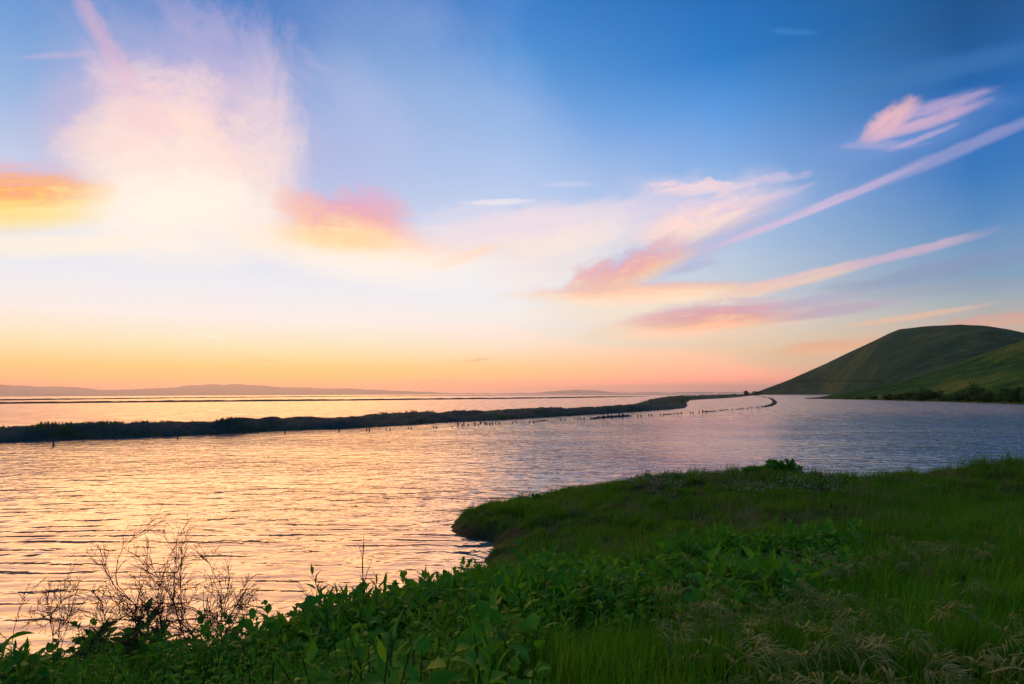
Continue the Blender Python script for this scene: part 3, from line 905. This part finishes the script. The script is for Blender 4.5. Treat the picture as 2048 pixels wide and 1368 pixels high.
def shrub(loc, size, leaf, n, lobes, label, group, seed, cat='shrub', mt='shrub'):
    root = link('shrub', None, loc=loc)
    tag(root, label, cat, group)
    v, f, t = crown_cloud(n, size, lobes, leaf, seed)
    link('crown', new_mesh('crown', v, f, mats=[M[mt]], attrs={'tint': t}), root)
    r_ = np.random.default_rng(seed + 1)
    paths, rad = [], []
    for k in range(6):
        e_ = np.array([r_.uniform(-.6, .6) * size[0], r_.uniform(-.5, .5) * size[1], size[2] * r_.uniform(0.45, 0.8)])
        paths.append([np.array([0, 0, -0.1 * size[2]]), e_ * [0.4, 0.4, 0.5], e_])
        rad.append([size[2] * 0.035, size[2] * 0.02, size[2] * 0.008])
    v, f = tubes(paths, rad, 5)
    link('stem', new_mesh('stem', v, f, mats=[M['twig']]), root)
    return root


words = ['low dark shrub', 'round dark shrub', 'spreading dark shrub', 'tall dark shrub']
aza, d0a, d1a, zra = HN
spots = [(31.3, 5, .9, 2.0), (32.3, 4, 1.2, 2.4), (33.4, 6, 1.8, 3.2), (34.2, 5, 2.6, 4.2), (35.0, 7, 2.0, 3.4), (35.7, 5, 2.8, 4.0), (36.4, 8, 3.2, 4.4), (37.2, 5, 2.6, 4.2),
         (37.9, 7, 3.2, 4.6), (38.6, 5, 2.6, 3.8), (39.2, 7, 3.3, 4.6), (39.8, 4, 2.5, 3.6), (40.4, 6, 3.0, 4.0), (41.0, 4, 2.6, 3.6), (41.6, 5, 3.3, 3.8), (42.4, 4, 3.0, 3.8),
         (30.4, 4, .5, 1.4), (36.0, 12, 2.6, 3.4), (38.3, 14, 2.8, 3.4), (40.0, 11, 3.0, 3.2)]
cs = [-1, -1]
for k, (az, back_, hgt, wid) in enumerate(sorted(spots)):
    d = np.interp(az, aza, d0a) + back_
    zz = np.interp(az, aza, zra) * 0.02
    cs[az > 33] += 1
    lb = ORD[cs[az > 33]] + ' from the left of the ' + ('dark shrubs along the foot of the near hill' if az > 33 else 'small shrubs at the low hill end')
    shrub((d * math.sin(R(az)), d * math.cos(R(az)), zz), (wid * random.uniform(.7, 1.3), wid * 0.8, hgt * random.uniform(.7, 1.5)), 0.30, 900, 9, lb,
          'shrubs along the foot of the near hill' if az > 33 else 'small shrubs at the hill end', 500 + k)
for k, (x, y, w_, h_, lb) in enumerate([(262, 640, 4.2, 5.4, 'round dark bush alone on the far end of the levee'), (300, 700, 7.5, 5.2, 'wide dark bush on the levee nearest the hill')]):
    shrub((x, y, 0.3), (w_, w_, h_), 0.6, 500, 7, lb, None, 560 + k)

# weeds on the levee: ragged tufts that roughen its outline
def tuft_cloud(P, h, w, n_each, seed):
    r_ = np.random.default_rng(seed)
    n = len(P) * n_each
    c = np.repeat(P, n_each, 0) + r_.normal(0, 1, (n, 3)) * np.c_[np.repeat(w, n_each), np.repeat(w, n_each), np.repeat(w, n_each) * 0]
    hh = np.repeat(h, n_each) * r_.uniform(0.4, 1.2, n)
    an = r_.uniform(0, math.pi, n)
    ww = hh * 0.28
    le = r_.normal(0, 0.3, (n, 2)) * hh[:, None]
    a = np.c_[np.cos(an) * ww, np.sin(an) * ww, np.zeros(n)]
    v = np.stack([c - a, c + a, c + np.c_[le, hh]], 1).reshape(-1, 3)
    return v, np.arange(3 * n).reshape(n, 3), np.repeat(r_.uniform(0, 1, n), 3)


ii = np.random.default_rng(61).integers(0, nL, 5000)
kk = np.random.default_rng(62).integers(2, 11, 5000)
P = LEV[kk, ii]
dd = np.linalg.norm(P[:, :2], axis=1)
cl = sstep(fbm(P[:, 0] * 0.25, P[:, 1] * 0.25, 4, 0.6, 64), -0.15, 0.35)
v, f, t = tuft_cloud(P, (0.05 + 0.0007 * dd) * (0.5 + 2.0 * cl), 0.10 + dd * 0.0012, 4, 63)
tag(link('levee_weeds', new_mesh('levee_weeds', v, f, mats=[M['shrub']], attrs={'tint': t})), kind='stuff')

# ------------------------------------------------------------------ grass
def in_view(x, y, m_=0.6):
    return (y > 0.7) & (np.abs(x) < 0.93 * y + m_)


def scatter(n, x0, x1, y0, y1, dens=None, seed=0):
    r_ = np.random.default_rng(seed)
    x = r_.uniform(x0, x1, n)
    y = r_.uniform(y0, y1, n)
    k = in_view(x, y)
    x, y = x[k], y[k]
    if dens is not None:
        k = r_.random(len(x)) < dens(x, y)
        x, y = x[k], y[k]
    z = ground_z(x, y)
    k = z > 0.13 + 0.12 * fbm(x * 2.2, y * 2.2, 3, 0.5, 66)
    return x[k], y[k], z[k]


def blades(x, y, z, length, width, lean, seed, segs=3, wind=(0.25, -0.1)):
    r_ = np.random.default_rng(seed)
    n = len(x)
    L = length * r_.uniform(0.55, 1.25, n)
    w = width * r_.uniform(0.7, 1.3, n)
    an = r_.uniform(0, 2 * math.pi, n)
    side = np.c_[np.cos(an), np.sin(an), np.zeros(n)]
    bend = np.c_[-np.sin(an), np.cos(an)] * r_.normal(0, lean, (n, 1)) + np.array(wind) * r_.uniform(0, 1.0, (n, 1))
    base = np.c_[x, y, z - 0.02]
    V = []
    for k in range(segs + 1):
        t = k / segs
        c = base + np.c_[bend * (t ** 1.8)[None] if np.ndim(t) else bend * t ** 1.8, np.full(n, 1.0)] * np.c_[L, L, L * t * (1 - 0.25 * t * np.linalg.norm(bend, axis=1))]
        if k < segs:
            ww = (w * (1 - 0.55 * t) * 0.5)[:, None]
            V += [c - side * ww, c + side * ww]
        else:
            V.append(c)
    nv = len(V)
    V = np.stack(V, 1).reshape(-1, 3)
    o = (np.arange(n) * nv)[:, None]
    Q = np.concatenate([o + np.array([[2 * k, 2 * k + 1, 2 * k + 3, 2 * k + 2]]) for k in range(segs - 1)]) if segs > 1 else np.zeros((0, 4), int)
    T = o + np.array([[2 * segs - 2, 2 * segs - 1, 2 * segs]])
    return V, Q, T, nv


def grass(name, pts, length, width, lean, seed, material, segs=3, tint=None, wind=(0.25, -0.1)):
    x, y, z = pts
    V, Q, T, nv = blades(x, y, z, length, width, lean, seed, segs, wind)
    r_ = np.random.default_rng(seed + 1)
    t = np.clip(r_.normal(0.5, 0.2, len(x)) if tint is None else tint, 0, 1)
    me = new_mesh(name, V, [Q, T], mats=[material], attrs={'tint': np.repeat(t, nv)})
    return tag(link(name, me), kind='stuff')


def leafy_zone(x, y):
    q = x / np.maximum(y, 0.1)
    e = fbm(x * 1.1, y * 1.1, 3, 0.5, 71) * 0.8
    left = sstep(0.02 - q + e * 0.25, -0.05, 0.1) * sstep(y, 1.3, 1.7)
    mid = sstep(q + e * 0.15, -0.1, 0.02) * sstep(0.60 - q + e * 0.15, 0, 0.12) * sstep(y + e, 3.5, 4.3) * sstep(8.0 - y + e * 1.2, 0, 0.7)
    return np.clip(np.maximum(left * sstep(8.3 - y, 0, 0.6), mid), 0, 1)


# short meadow on the point of land
pts = scatter(520000, -3, 22, 7.0, 23, lambda x, y: np.clip(0.55 + fbm(x * 0.5, y * 0.5, 3, 0.5, 81), 0.2, 1) * (1 - 0.7 * leafy_zone(x, y)), 80)
patch = sstep(fbm(pts[0] * 0.35, pts[1] * 0.5, 3, 0.5, 82), -0.15, 0.25)
ln = 0.10 + 0.09 * patch + 0.12 * sstep(pts[0], 10.5, 13.5)
ln = ln * np.clip(0.35 + 1.5 * pts[2], 0.35, 1)
grass('meadow_grass', pts, ln, 0.011, 0.35, 83, M['grass_far'], 2, tint=np.random.default_rng(84).normal(0.42, 0.16, len(pts[0])) + 1.3 * fbm(pts[0] * 0.55, pts[1] * 0.9, 4, 0.6, 85))
print('meadow blades', len(pts[0]))
# grass on the slope by the camera
pts = scatter(330000, -7, 8, 0.9, 8.5, lambda x, y: np.clip(1.0 - 0.75 * leafy_zone(x, y), 0, 1) * np.clip(0.7 + 1.6 * fbm(x * 1.2, y * 1.2, 4, 0.6, 85), 0.12, 1), 86)
ln = 0.10 + 0.20 * sstep(fbm(pts[0] * 1.0, pts[1] * 1.0, 4, 0.55, 87), -0.25, 0.3)
grass('slope_grass', pts, ln, 0.007, 0.45, 88, M['grass_near'], 3, tint=np.random.default_rng(184).normal(0.45, 0.17, len(pts[0])) + 1.2 * fbm(pts[0] * 0.9, pts[1] * 0.9, 4, 0.6, 185))
print('slope blades', len(pts[0]))
# longer upright blades low in the middle
pts = scatter(26000, -0.8, 1.6, 0.9, 3.4, lambda x, y: np.clip(0.9 - leafy_zone(x, y), 0, 1) * sstep(0.5 - x / y, 0, 0.25), 89)
grass('tall_green_grass', pts, 0.27, 0.008, 0.3, 90, M['grass_near'], 4, tint=np.random.default_rng(91).normal(0.65, 0.2, len(pts[0])), wind=(0.1, 0.0))
# coarse tall weeds on the right shoulder
pts = scatter(80000, 2.5, 19, 4.2, 18.5, lambda x, y: sstep(x / y, 0.56, 0.72) * sstep(fbm(x * 0.6, y * 0.6, 3, 0.5, 92), -0.15, 0.1), 93)
grass('coarse_weeds', pts, 0.30, 0.010, 0.45, 94, M['grass_near'], 3, tint=np.random.default_rng(95).normal(0.12, 0.15, len(pts[0])))
# tussocks standing up out of the meadow and the slope
def tussocks(name, n, x0, x1, y0, y1, hgt, wid, per, material, seed, tint, dens=None):
    r_ = np.random.default_rng(seed)
    tx, ty, tz = scatter(n, x0, x1, y0, y1, dens, seed + 1)
    k = len(tx)
    sz = r_.uniform(0.5, 1.3, k)
    rep = np.repeat(np.arange(k), per)
    ox = r_.normal(0, 1, (len(rep), 2)) * (0.09 * sz[rep])[:, None]
    xx, yy = tx[rep] + ox[:, 0], ty[rep] + ox[:, 1]
    tn = np.clip(r_.normal(tint, 0.2, k)[rep] + r_.normal(0, 0.1, len(rep)), 0, 1)
    grass(name, (xx, yy, ground_z(xx, yy)), np.clip(0.3 + 1.4 * tz[rep], 0.3, 1) * hgt * sz[rep] * (1 + 0.5 * sstep(xx, 9, 13)), wid, 0.55, seed + 2, material, 3, tint=tn)


tussocks('meadow_tussocks', 1100, -3, 20, 8, 22, 0.28, 0.012, 60, M['grass_far'], 150, 0.35)
tussocks('slope_tussocks', 620, -1, 8, 2.6, 9, 0.30, 0.009, 60, M['grass_near'], 155, 0.45, lambda x, y: 1 - 0.8 * leafy_zone(x, y))
tussocks('dry_tussocks', 420, 0, 14, 5, 17, 0.26, 0.008, 40, foliage('dry_grass', [(0.10, 0.11, 0.04), (0.20, 0.17, 0.08), (0.28, 0.20, 0.11)], 0.6, 0.2), 160, 0.5)
# thin bleached stems among the meadow
pts = scatter(30000, -2, 18, 6.5, 20, lambda x, y: 0.35 * sstep(fbm(x * 0.4, y * 0.5, 3, 0.5, 96), 0.0, 0.25), 97)
m_dry = foliage('bleached_stem', [(0.09, 0.085, 0.04), (0.17, 0.14, 0.08)], 0.6, 0.2)
grass('bleached_stems', pts, 0.27, 0.006, 0.25, 98, m_dry, 2)
# pale little flower heads on the point
x, y, z = scatter(2600, 3, 10, 12.5, 17, lambda x, y: sstep(fbm(x * 0.6, y * 0.9, 3, 0.5, 99), 0.0, 0.2), 100)
n = len(x)
r_ = np.random.default_rng(101)
c = np.c_[x, y, z + r_.uniform(0.14, 0.26, n)]
s = r_.uniform(0.008, 0.016, n)[:, None]
V = np.stack([c + s * np.array(q) for q in ((1, 0, 0), (0, 1, 0), (-1, 0, 0), (0, -1, 0), (0, 0, 1), (0, 0, -1))], 1).reshape(-1, 3)
T = np.concatenate([(np.arange(n) * 6)[:, None] + np.array([q]) for q in ((0, 1, 4), (1, 2, 4), (2, 3, 4), (3, 0, 4), (1, 0, 5), (2, 1, 5), (3, 2, 5), (0, 3, 5))])
tag(link('flower_heads', new_mesh('flower_heads', V, [T], mats=[M['petal']])), kind='stuff')

# ------------------------------------------------------------------ broad-leaved plants
def leaf_shape(kind):
    """unit leaf along +Y, folded along its rib, with a lobed edge; verts, tris"""
    if kind == 0:      # lobed
        edge = [(0.10, 0.05), (0.22, 0.26), (0.36, 0.20), (0.50, 0.33), (0.64, 0.22), (0.80, 0.20)]
    elif kind == 1:    # ovate
        edge = [(0.06, 0.08), (0.20, 0.24), (0.38, 0.32), (0.56, 0.28), (0.74, 0.18), (0.88, 0.08)]
    elif kind == 3:    # narrow, lance-shaped
        edge = [(0.06, 0.04), (0.20, 0.10), (0.38, 0.13), (0.56, 0.11), (0.74, 0.07), (0.88, 0.03)]
    else:              # toothed, pointed
        edge = [(0.08, 0.10), (0.20, 0.28), (0.32, 0.22), (0.48, 0.27), (0.62, 0.15), (0.80, 0.10)]
    rib = [0.0, 0.25, 0.5, 0.75, 1.0]
    zc = lambda t: 0.20 * t - 0.34 * t * t
    V = [(0, t, zc(t)) for t in rib]
    for sgn in (-1, 1):
        V += [(sgn * w, t, zc(t) + w * 0.35) for t, w in edge]
    V = np.array(V)
    F = []
    for s, flip in ((5, False), (11, True)):
        e = list(range(s, s + 6))
        seq = [(0, e[0], 1), (e[0], e[1], 1), (e[1], e[2], 1), (1, e[2], 2), (e[2], e[3], 2), (2, e[3], 3), (e[3], e[4], 3), (e[4], e[5], 3), (3, e[5], 4)]
        F += [(c, b, a) if flip else (a, b, c) for a, b, c in seq]
    return V, np.array(F)


LEAVES = [leaf_shape(k) for k in range(4)]
LEAF_ME = [new_mesh('leaf', v, [f], smooth=True, mats=[M['leaf']]) for v, f in LEAVES]


def plant_plan(r_, h, nl, size):
    """stem points and leaf frames (4x4 with scale) of one plant, upright at the origin"""
    lean = r_.normal(0, 0.16, 2)
    lance = r_.random() < 0.28                                        # another kind of weed: narrow, steep leaves
    if lance:
        h, nl, size = h * 1.0, nl + 2, size * 1.1
    t = np.linspace(0, 1, 5)
    stem = np.c_[lean[0] * h * t ** 1.5, lean[1] * h * t ** 1.5, h * t]
    fr = []
    a0 = r_.uniform(0, 6.28)
    for k in range(nl):
        q = 0.12 + 0.88 * (k + 0.5) / nl
        p = np.array([np.interp(q, t, stem[:, j]) for j in range(3)])
        an = a0 + k * 2.4 + r_.normal(0, 0.25)
        L = size * (1.15 - 0.72 * q) * r_.uniform(0.75, 1.25)
        pitch = -0.25 + 1.15 * q ** 2 + r_.normal(0, 0.28) + (0.55 if lance else 0)
        Mx = (Matrix.Translation(p) @ Matrix.Rotation(an, 4, 'Z') @ Matrix.Translation((0, 0.12 * L, 0)) @ Matrix.Rotation(pitch, 4, 'X')
              @ Matrix.Rotation(r_.normal(0, 0.35), 4, 'Y') @ Matrix.Scale(L, 4))
        fr.append((Mx, 3 if lance else int(r_.integers(0, 3))))
    # petioles
    return stem, fr


def bake(plans):
    """joined mesh arrays of many placed plants"""
    LV = {0: [], 1: [], 2: [], 3: []}
    LT = {0: [], 1: [], 2: [], 3: []}
    SV, SF, off = [], [], 0
    for root, stem, fr, tint, rr in plans:
        for Mx, k in fr:
            LV[k].append(np.array(root @ Mx))
            LT[k].append(tint + rng.normal(0, 0.12))
    V, F, T, off = [], [], [], 0
    for k in range(4):
        if not LV[k]:
            continue
        A = np.array(LV[k])
        v, f = LEAVES[k]
        vv = np.einsum('nij,vj->nvi', A[:, :3, :3], v) + A[:, None, :3, 3]
        V.append(vv.reshape(-1, 3))
        F.append((f[None] + (np.arange(len(A)) * len(v))[:, None, None]).reshape(-1, 3) + off)
        T.append(np.repeat(np.clip(LT[k], 0, 1), len(v)))
        off += len(A) * len(v)
    return np.concatenate(V), np.concatenate(F), np.concatenate(T)


def place(x, y, z, r_, s=1.0):
    return Matrix.Translation((x, y, z - 0.02)) @ Matrix.Rotation(r_.uniform(0, 6.28), 4, 'Z') @ Matrix.Rotation(r_.normal(0, 0.12), 4, 'X') @ Matrix.Scale(s, 4)


r_ = np.random.default_rng(120)
x, y, z = scatter(9000, -8, 6, 1.4, 8.6, lambda x, y: leafy_zone(x, y) * np.clip(0.35 + 0.05 * y, 0, 1), 121)
print('leafy plants', len(x))
order = np.argsort(y + r_.normal(0, 1.6, len(x)))
hl = lambda yy, xx: 0.20 + 0.17 * random.random()
near_ = lambda q: min(1.1, max(0.55, 0.3 + 0.17 * q))
single = set(order[:230].tolist())
# plants standing up in front of the water along the bank's edge
EDGE = [(-4.95, 5.6, .42), (-4.5, 5.5, .34), (-3.9, 5.6, .36), (-3.35, 5.6, .40), (-2.9, 5.5, .44), (-2.55, 5.4, .36), (-2.15, 5.3, .52), (-2.0, 5.5, .40), (-1.62, 5.3, .66), (-1.42, 5.4, .46),
        (-1.22, 5.3, .60), (-1.0, 5.5, .42), (-0.85, 5.6, .40), (-0.72, 5.8, .38), (-0.55, 6.0, .28), (-0.42, 6.2, .28), (-0.28, 6.5, .26), (-5.3, 5.9, .30), (-3.1, 5.8, .30), (-2.35, 5.6, .30), (-1.75, 5.2, .40), (-1.52, 5.5, .44), (-1.1, 5.4, .40), (-0.92, 5.2, .48), (-0.65, 5.6, .34), (-0.5, 5.5, .34), (-1.32, 5.2, .40), (-2.62, 5.2, .38)]


def zone_words(px, py, h, size):
    row = 'lowest row' if py < 2.6 else ('middle row' if py < 4.3 else 'upper row')
    look = ('tall' if h > 0.33 else 'short') + (' large-leaved' if size > 0.125 else ' small-leaved')
    if px < -1.6:
        return look + ' green plant on the bank below the bare twigs, ' + row, 'broad-leaved plants below the bare twigs'
    if px < 0.1:
        return look + ' green plant on the bank left of the inlet, ' + row, 'broad-leaved plants by the inlet'
    return look + ' green plant in the leafy patch on the slope, ' + row, 'broad-leaved plants on the slope'


def leafy_plant(x, y, z, h, nl, size, r_, words, group):
    root = link('leafy_plant', None)
    root.matrix_world = place(x, y, z, r_)
    tag(root, words, 'plant', group)
    stem, fr = plant_plan(r_, h, nl, size)
    v, f = tubes([stem], [np.linspace(0.006, 0.002, 5)], 5)
    link('stem', new_mesh('stem', v, f, mats=[M['stem']]), root)
    for Mx, k in fr:
        o = link('leaf', LEAF_ME[k], root)
        o.matrix_local = Mx
    return root


for i in range(len(x)):
    if i in single:
        big = 0.55 + 0.9 * float(sstep(fbm(np.array([x[i] * 0.9]), np.array([y[i] * 0.9]), 3, 0.5, 125), -0.25, 0.25)[0])
        hh, sz = (0.22 + 0.24 * r_.random()) * (0.65 + 0.45 * big), 0.155 * big * near_(y[i]) * r_.uniform(0.75, 1.3)
        lb, gr = zone_words(x[i], y[i], hh, sz)
        leafy_plant(x[i], y[i], z[i], hh, int(r_.integers(8, 12)), sz, r_, lb, gr)
for k, (px_, py_, h) in enumerate(sorted(EDGE, key=lambda q: q[0] / q[1])):
    zz = float(ground_z(np.array([px_]), np.array([py_]))[0])
    h *= 1.18 if px_ < -1.4 else 1.0
    leafy_plant(px_, py_, zz, h, int(10 + h * 16), 0.155, r_, ORD[k] + ' from the left of the upright leafy plants standing against the bright water', 'upright plants at the edge of the bank')
plans = []
for i in range(len(x)):
    if i not in single:
        big = 0.55 + 0.9 * float(sstep(fbm(np.array([x[i] * 0.9]), np.array([y[i] * 0.9]), 3, 0.5, 125), -0.25, 0.25)[0])   # lush and starved patches
        stem, fr = plant_plan(r_, (0.16 + 0.22 * r_.random()) * (0.6 + 0.5 * big), int(r_.integers(9, 13)), 0.15 * big * near_(y[i]) * r_.uniform(0.7, 1.35))
        plans.append((place(x[i], y[i], z[i], r_), stem, fr, float(np.clip(r_.normal(0.5, 0.18), 0, 1)), 0))
V, F, T = bake(plans)
tag(link('leafy_groundcover', new_mesh('leafy_groundcover', V, [F], smooth=True, mats=[M['leaf_mass']], attrs={'tint': T})), kind='stuff')
print('leaf tris', len(F))

# shrub on the crest of the point, smaller ones along its edge
def leafy_shrub(x, y, size, n, label, seed, group=None):
    zz = float(ground_z(np.array([x]), np.array([y]))[0])
    return shrub((x, y, zz - 0.03), size, 0.05, n, 15, label, group, seed, 'shrub', 'leaf_mass')


leafy_shrub(7.36, 16.1, (0.60, 0.40, 0.44), 1900, 'dense dark green shrub on the crest of the grassy point', 601)
leafy_shrub(7.02, 16.0, (0.85, 0.40, 0.17), 1300, 'low leafy shrub merging into the left side of the dense shrub on the point', 623)
leafy_shrub(7.75, 16.2, (0.36, 0.30, 0.28), 600, 'low leafy shrub merging into the right side of the dense shrub on the point', 609)
leafy_shrub(3.75, 15.9, (0.16, 0.16, 0.28), 120, 'tiny leafy sprig on the skyline of the point above the inlet', 605)
leafy_shrub(0.65, 14.9, (0.25, 0.2, 0.20), 160, 'small leafy tuft at the narrow end of the point', 607)

# ------------------------------------------------------------------ bare dead twigs by the water
def twig_branch(r_, p, d, L, rad, depth, paths, radii, spread):
    n = 6
    P = [np.array(p)]
    d = np.array(d, float)
    for k in range(n):
        d = d + r_.normal(0, 0.10, 3) + np.array([0, 0, 0.02])
        d /= np.linalg.norm(d)
        P.append(P[-1] + d * L / n)
    paths.append(P)
    radii.append(np.linspace(rad, max(rad * 0.5, 0.0022), n + 1))
    if depth == 0:
        return
    for k in range(int(r_.integers(4, 8))):
        i = int(r_.integers(2, n + 1))
        dd = (P[i] - P[i - 1])
        dd /= np.linalg.norm(dd)
        nd = dd + r_.normal(0, spread, 3)
        nd /= np.linalg.norm(nd)
        twig_branch(r_, P[i], nd, L * r_.uniform(0.35, 0.6), rad * 0.62, depth - 1, paths, radii, spread)


def dead_bush(x, y, limbs, depth, label, seed, spread=0.6, rad=0.0075, shrink=0.85):
    r_ = np.random.default_rng(seed)
    zz = float(ground_z(np.array([x]), np.array([y]))[0])
    root = link('dead_bush', None, loc=(x, y, zz - 0.03))
    tag(root, label, 'bush')
    for d, L in limbs:
        paths, radii = [], []
        d = np.array(d, float)
        twig_branch(r_, (r_.normal(0, .04), r_.normal(0, .04), 0), d / np.linalg.norm(d), L * shrink, rad, depth, paths, radii, spread)
        v, f = tubes(paths, radii, 4)
        link('branch', new_mesh('branch', v, f, mats=[M['twig']]), root)


dead_bush(-2.80, 5.5, [((-.35, .1, 1), .85), ((.05, .1, 1), .9), ((.22, 0, 1), .88), ((-.1, .2, 1), .8), ((.35, .1, .9), .6), ((-.6, .1, .9), .7)], 3, 'dense bare dead bush of fine twigs rising against the water', 701, 0.62, .0058)
dead_bush(-2.75, 5.35, [((-1, .1, .55), 1.15), ((-.8, .2, .75), .95), ((-1, -.1, .36), 1.1)], 3, 'bare dead branches arching to the left over the water', 702, 0.42, .0065, 1.0)
dead_bush(-4.3, 5.6, [((-.3, .1, .9), .55), ((.3, .1, .9), .5), ((-.8, 0, .6), .7), ((.8, .1, .5), .6), ((.1, .1, 1), .6)], 3, 'low tangle of bare twigs at the far left corner of the bank', 703, 0.6, .006, 1.15)
dead_bush(-3.5, 5.7, [((-.2, .1, .9), .5), ((.4, .1, .8), .55), ((-.7, 0, .6), .6), ((.0, .1, 1), .6)], 3, 'low bare twigs between the arching branches and the left corner tangle', 706, 0.6, .006, 1.15)
dead_bush(-1.33, 5.5, [((-.28, .1, 1), .92), ((-.1, .1, 1), .5)], 1, 'single tall thin bare stalk leaning left above the leafy plants', 704, 0.3, .006, 1.0)
dead_bush(-1.95, 5.6, [((-.2, .1, 1), .5), ((.2, .1, 1), .48)], 2, 'thin bare sprig between the dense dead bush and the tall stalk', 705, 0.4, .006)

# ------------------------------------------------------------------ nodding dry seed heads on the right of the slope
def spikelet_mesh(seed):
    """a drooping panicle: thin branches each ending in a long awned spikelet"""
    r_ = np.random.default_rng(seed)
    V, T, off = [], [], 0
    for k in range(11):
        an = r_.normal(0, 0.75)
        out = np.array([math.cos(an), math.sin(an), 0])
        p0 = np.array([0, 0, 0]) + out * 0.01 * k * 0.4
        mid = p0 + out * r_.uniform(.03, .06) + [0, 0, r_.uniform(0.0, .03)]
        tip = mid + out * r_.uniform(.05, .09) + [0, 0, -r_.uniform(.0, .07)]
        side = np.cross(out, [0, 0, 1]) * r_.uniform(0.0022, 0.0042)
        V += [p0 - side * .2, p0 + side * .2, mid - side, mid + side, (mid + tip) / 2 - side * .8, (mid + tip) / 2 + side * .8, tip]
        T += [(off, off + 1, off + 3), (off, off + 3, off + 2), (off + 2, off + 3, off + 5), (off + 2, off + 5, off + 4), (off + 4, off + 5, off + 6)]
        off += 7
    return new_mesh('seed_head', V, [np.array(T)], mats=[M['straw']])


HEADS = [spikelet_mesh(800 + k) for k in range(6)]
x, y, z = scatter(2600, 0.3, 6, 1.7, 6.2, lambda x, y: 0.75 * sstep(x / y, 0.12, 0.4) * sstep(fbm(x * 0.9, y * 0.9, 3, 0.5, 131), -0.35, 0.2), 130)
sel = np.random.default_rng(132).permutation(len(x))[:230]
print('seed tufts', len(sel))
r_ = np.random.default_rng(133)
for i in sel:
    root = link('brome_grass', None)
    root.matrix_world = Matrix.Translation((x[i], y[i], z[i])) @ Matrix.Rotation(r_.normal(0, 0.9), 4, 'Z')
    lower = y[i] < 3.2
    nh = int(r_.integers(2, 4))
    tag(root, 'dry grass tuft with ' + ('two' if nh == 2 else 'three') + ' seed heads ' + ('low on the slope' if lower else ('high on the slope' if y[i] > 4.4 else 'midway up the slope'))
        + (', near the leafy patch' if x[i] / y[i] < 0.5 else ', toward the right'), 'grass tuft',
        'dry grass tufts low in the corner' if lower else 'dry grass tufts beside the leafy patch', 'thing')
    paths, rads = [], []
    for k in range(nh):
        h = r_.uniform(0.20, 0.34)
        o_ = r_.normal(0, 0.05, 2)
        dx = r_.uniform(0.06, 0.16)
        P = np.array([(o_[0], o_[1], 0), (o_[0] + dx * .15, o_[1], h * .5), (o_[0] + dx * .5, o_[1], h * .9), (o_[0] + dx, o_[1], h)])
        paths.append(P)
        rads.append([.0018, .0015, .0012, .0009])
        hd = link('seed_head', HEADS[int(r_.integers(0, 6))], root)
        hd.matrix_local = Matrix.Translation(P[-1]) @ Matrix.Rotation(r_.normal(0, 0.5), 4, 'Z') @ Matrix.Rotation(r_.uniform(-.1, .5), 4, 'Y') @ Matrix.Scale(r_.uniform(.7, 1.15), 4)
    v, f = tubes(paths, rads, 4)
    link('stem', new_mesh('stem', v, f, mats=[M['straw']]), root)

# loose bent dry stalks
r_ = np.random.default_rng(140)
STALKS = [(0.75, 3.9, .5, 'two-foot dry stalk bent over the dark hollow in the leafy patch'), (0.85, 4.0, .48, 'straight dry stalk beside the bent one over the dark hollow'), (-1.9, 2.6, .4, 'curved pale dry stalk low at the bottom of the bank'),
          (0.05, 3.6, .45, 'pale dry stalk among leaves in the middle of the bank'), (0.25, 3.4, .42, 'short pale dry stalk crossing the green grass'), (1.9, 5.0, .4, 'dry forked stalk above the leafy patch'),
          (4.6, 7.2, .6, 'dry stalk on the right of the slope above the weeds'), (6.0, 12.4, .9, 'tall thin dry stalk standing on the grassy point'), (6.3, 11.6, .8, 'second thin dry stalk standing lower on the grassy point')]
for sx, sy, L, lb in STALKS:
    zz = float(ground_z(np.array([sx]), np.array([sy]))[0])
    t = np.linspace(0, 1, 9)
    a = r_.uniform(0, 6.28)
    bnd = r_.uniform(0.3, 0.7)
    P = np.c_[np.cos(a) * bnd * L * t ** 2, np.sin(a) * bnd * L * t ** 2 * 0.4, L * (t - 0.25 * t ** 3)]
    v, f = tubes([P], [np.linspace(.004, .0015, 9)], 5)
    tag(link('dry_stalk', new_mesh('dry_stalk', v, f, mats=[M['straw']]), loc=(sx, sy, zz - 0.02)), lb, 'stalk')
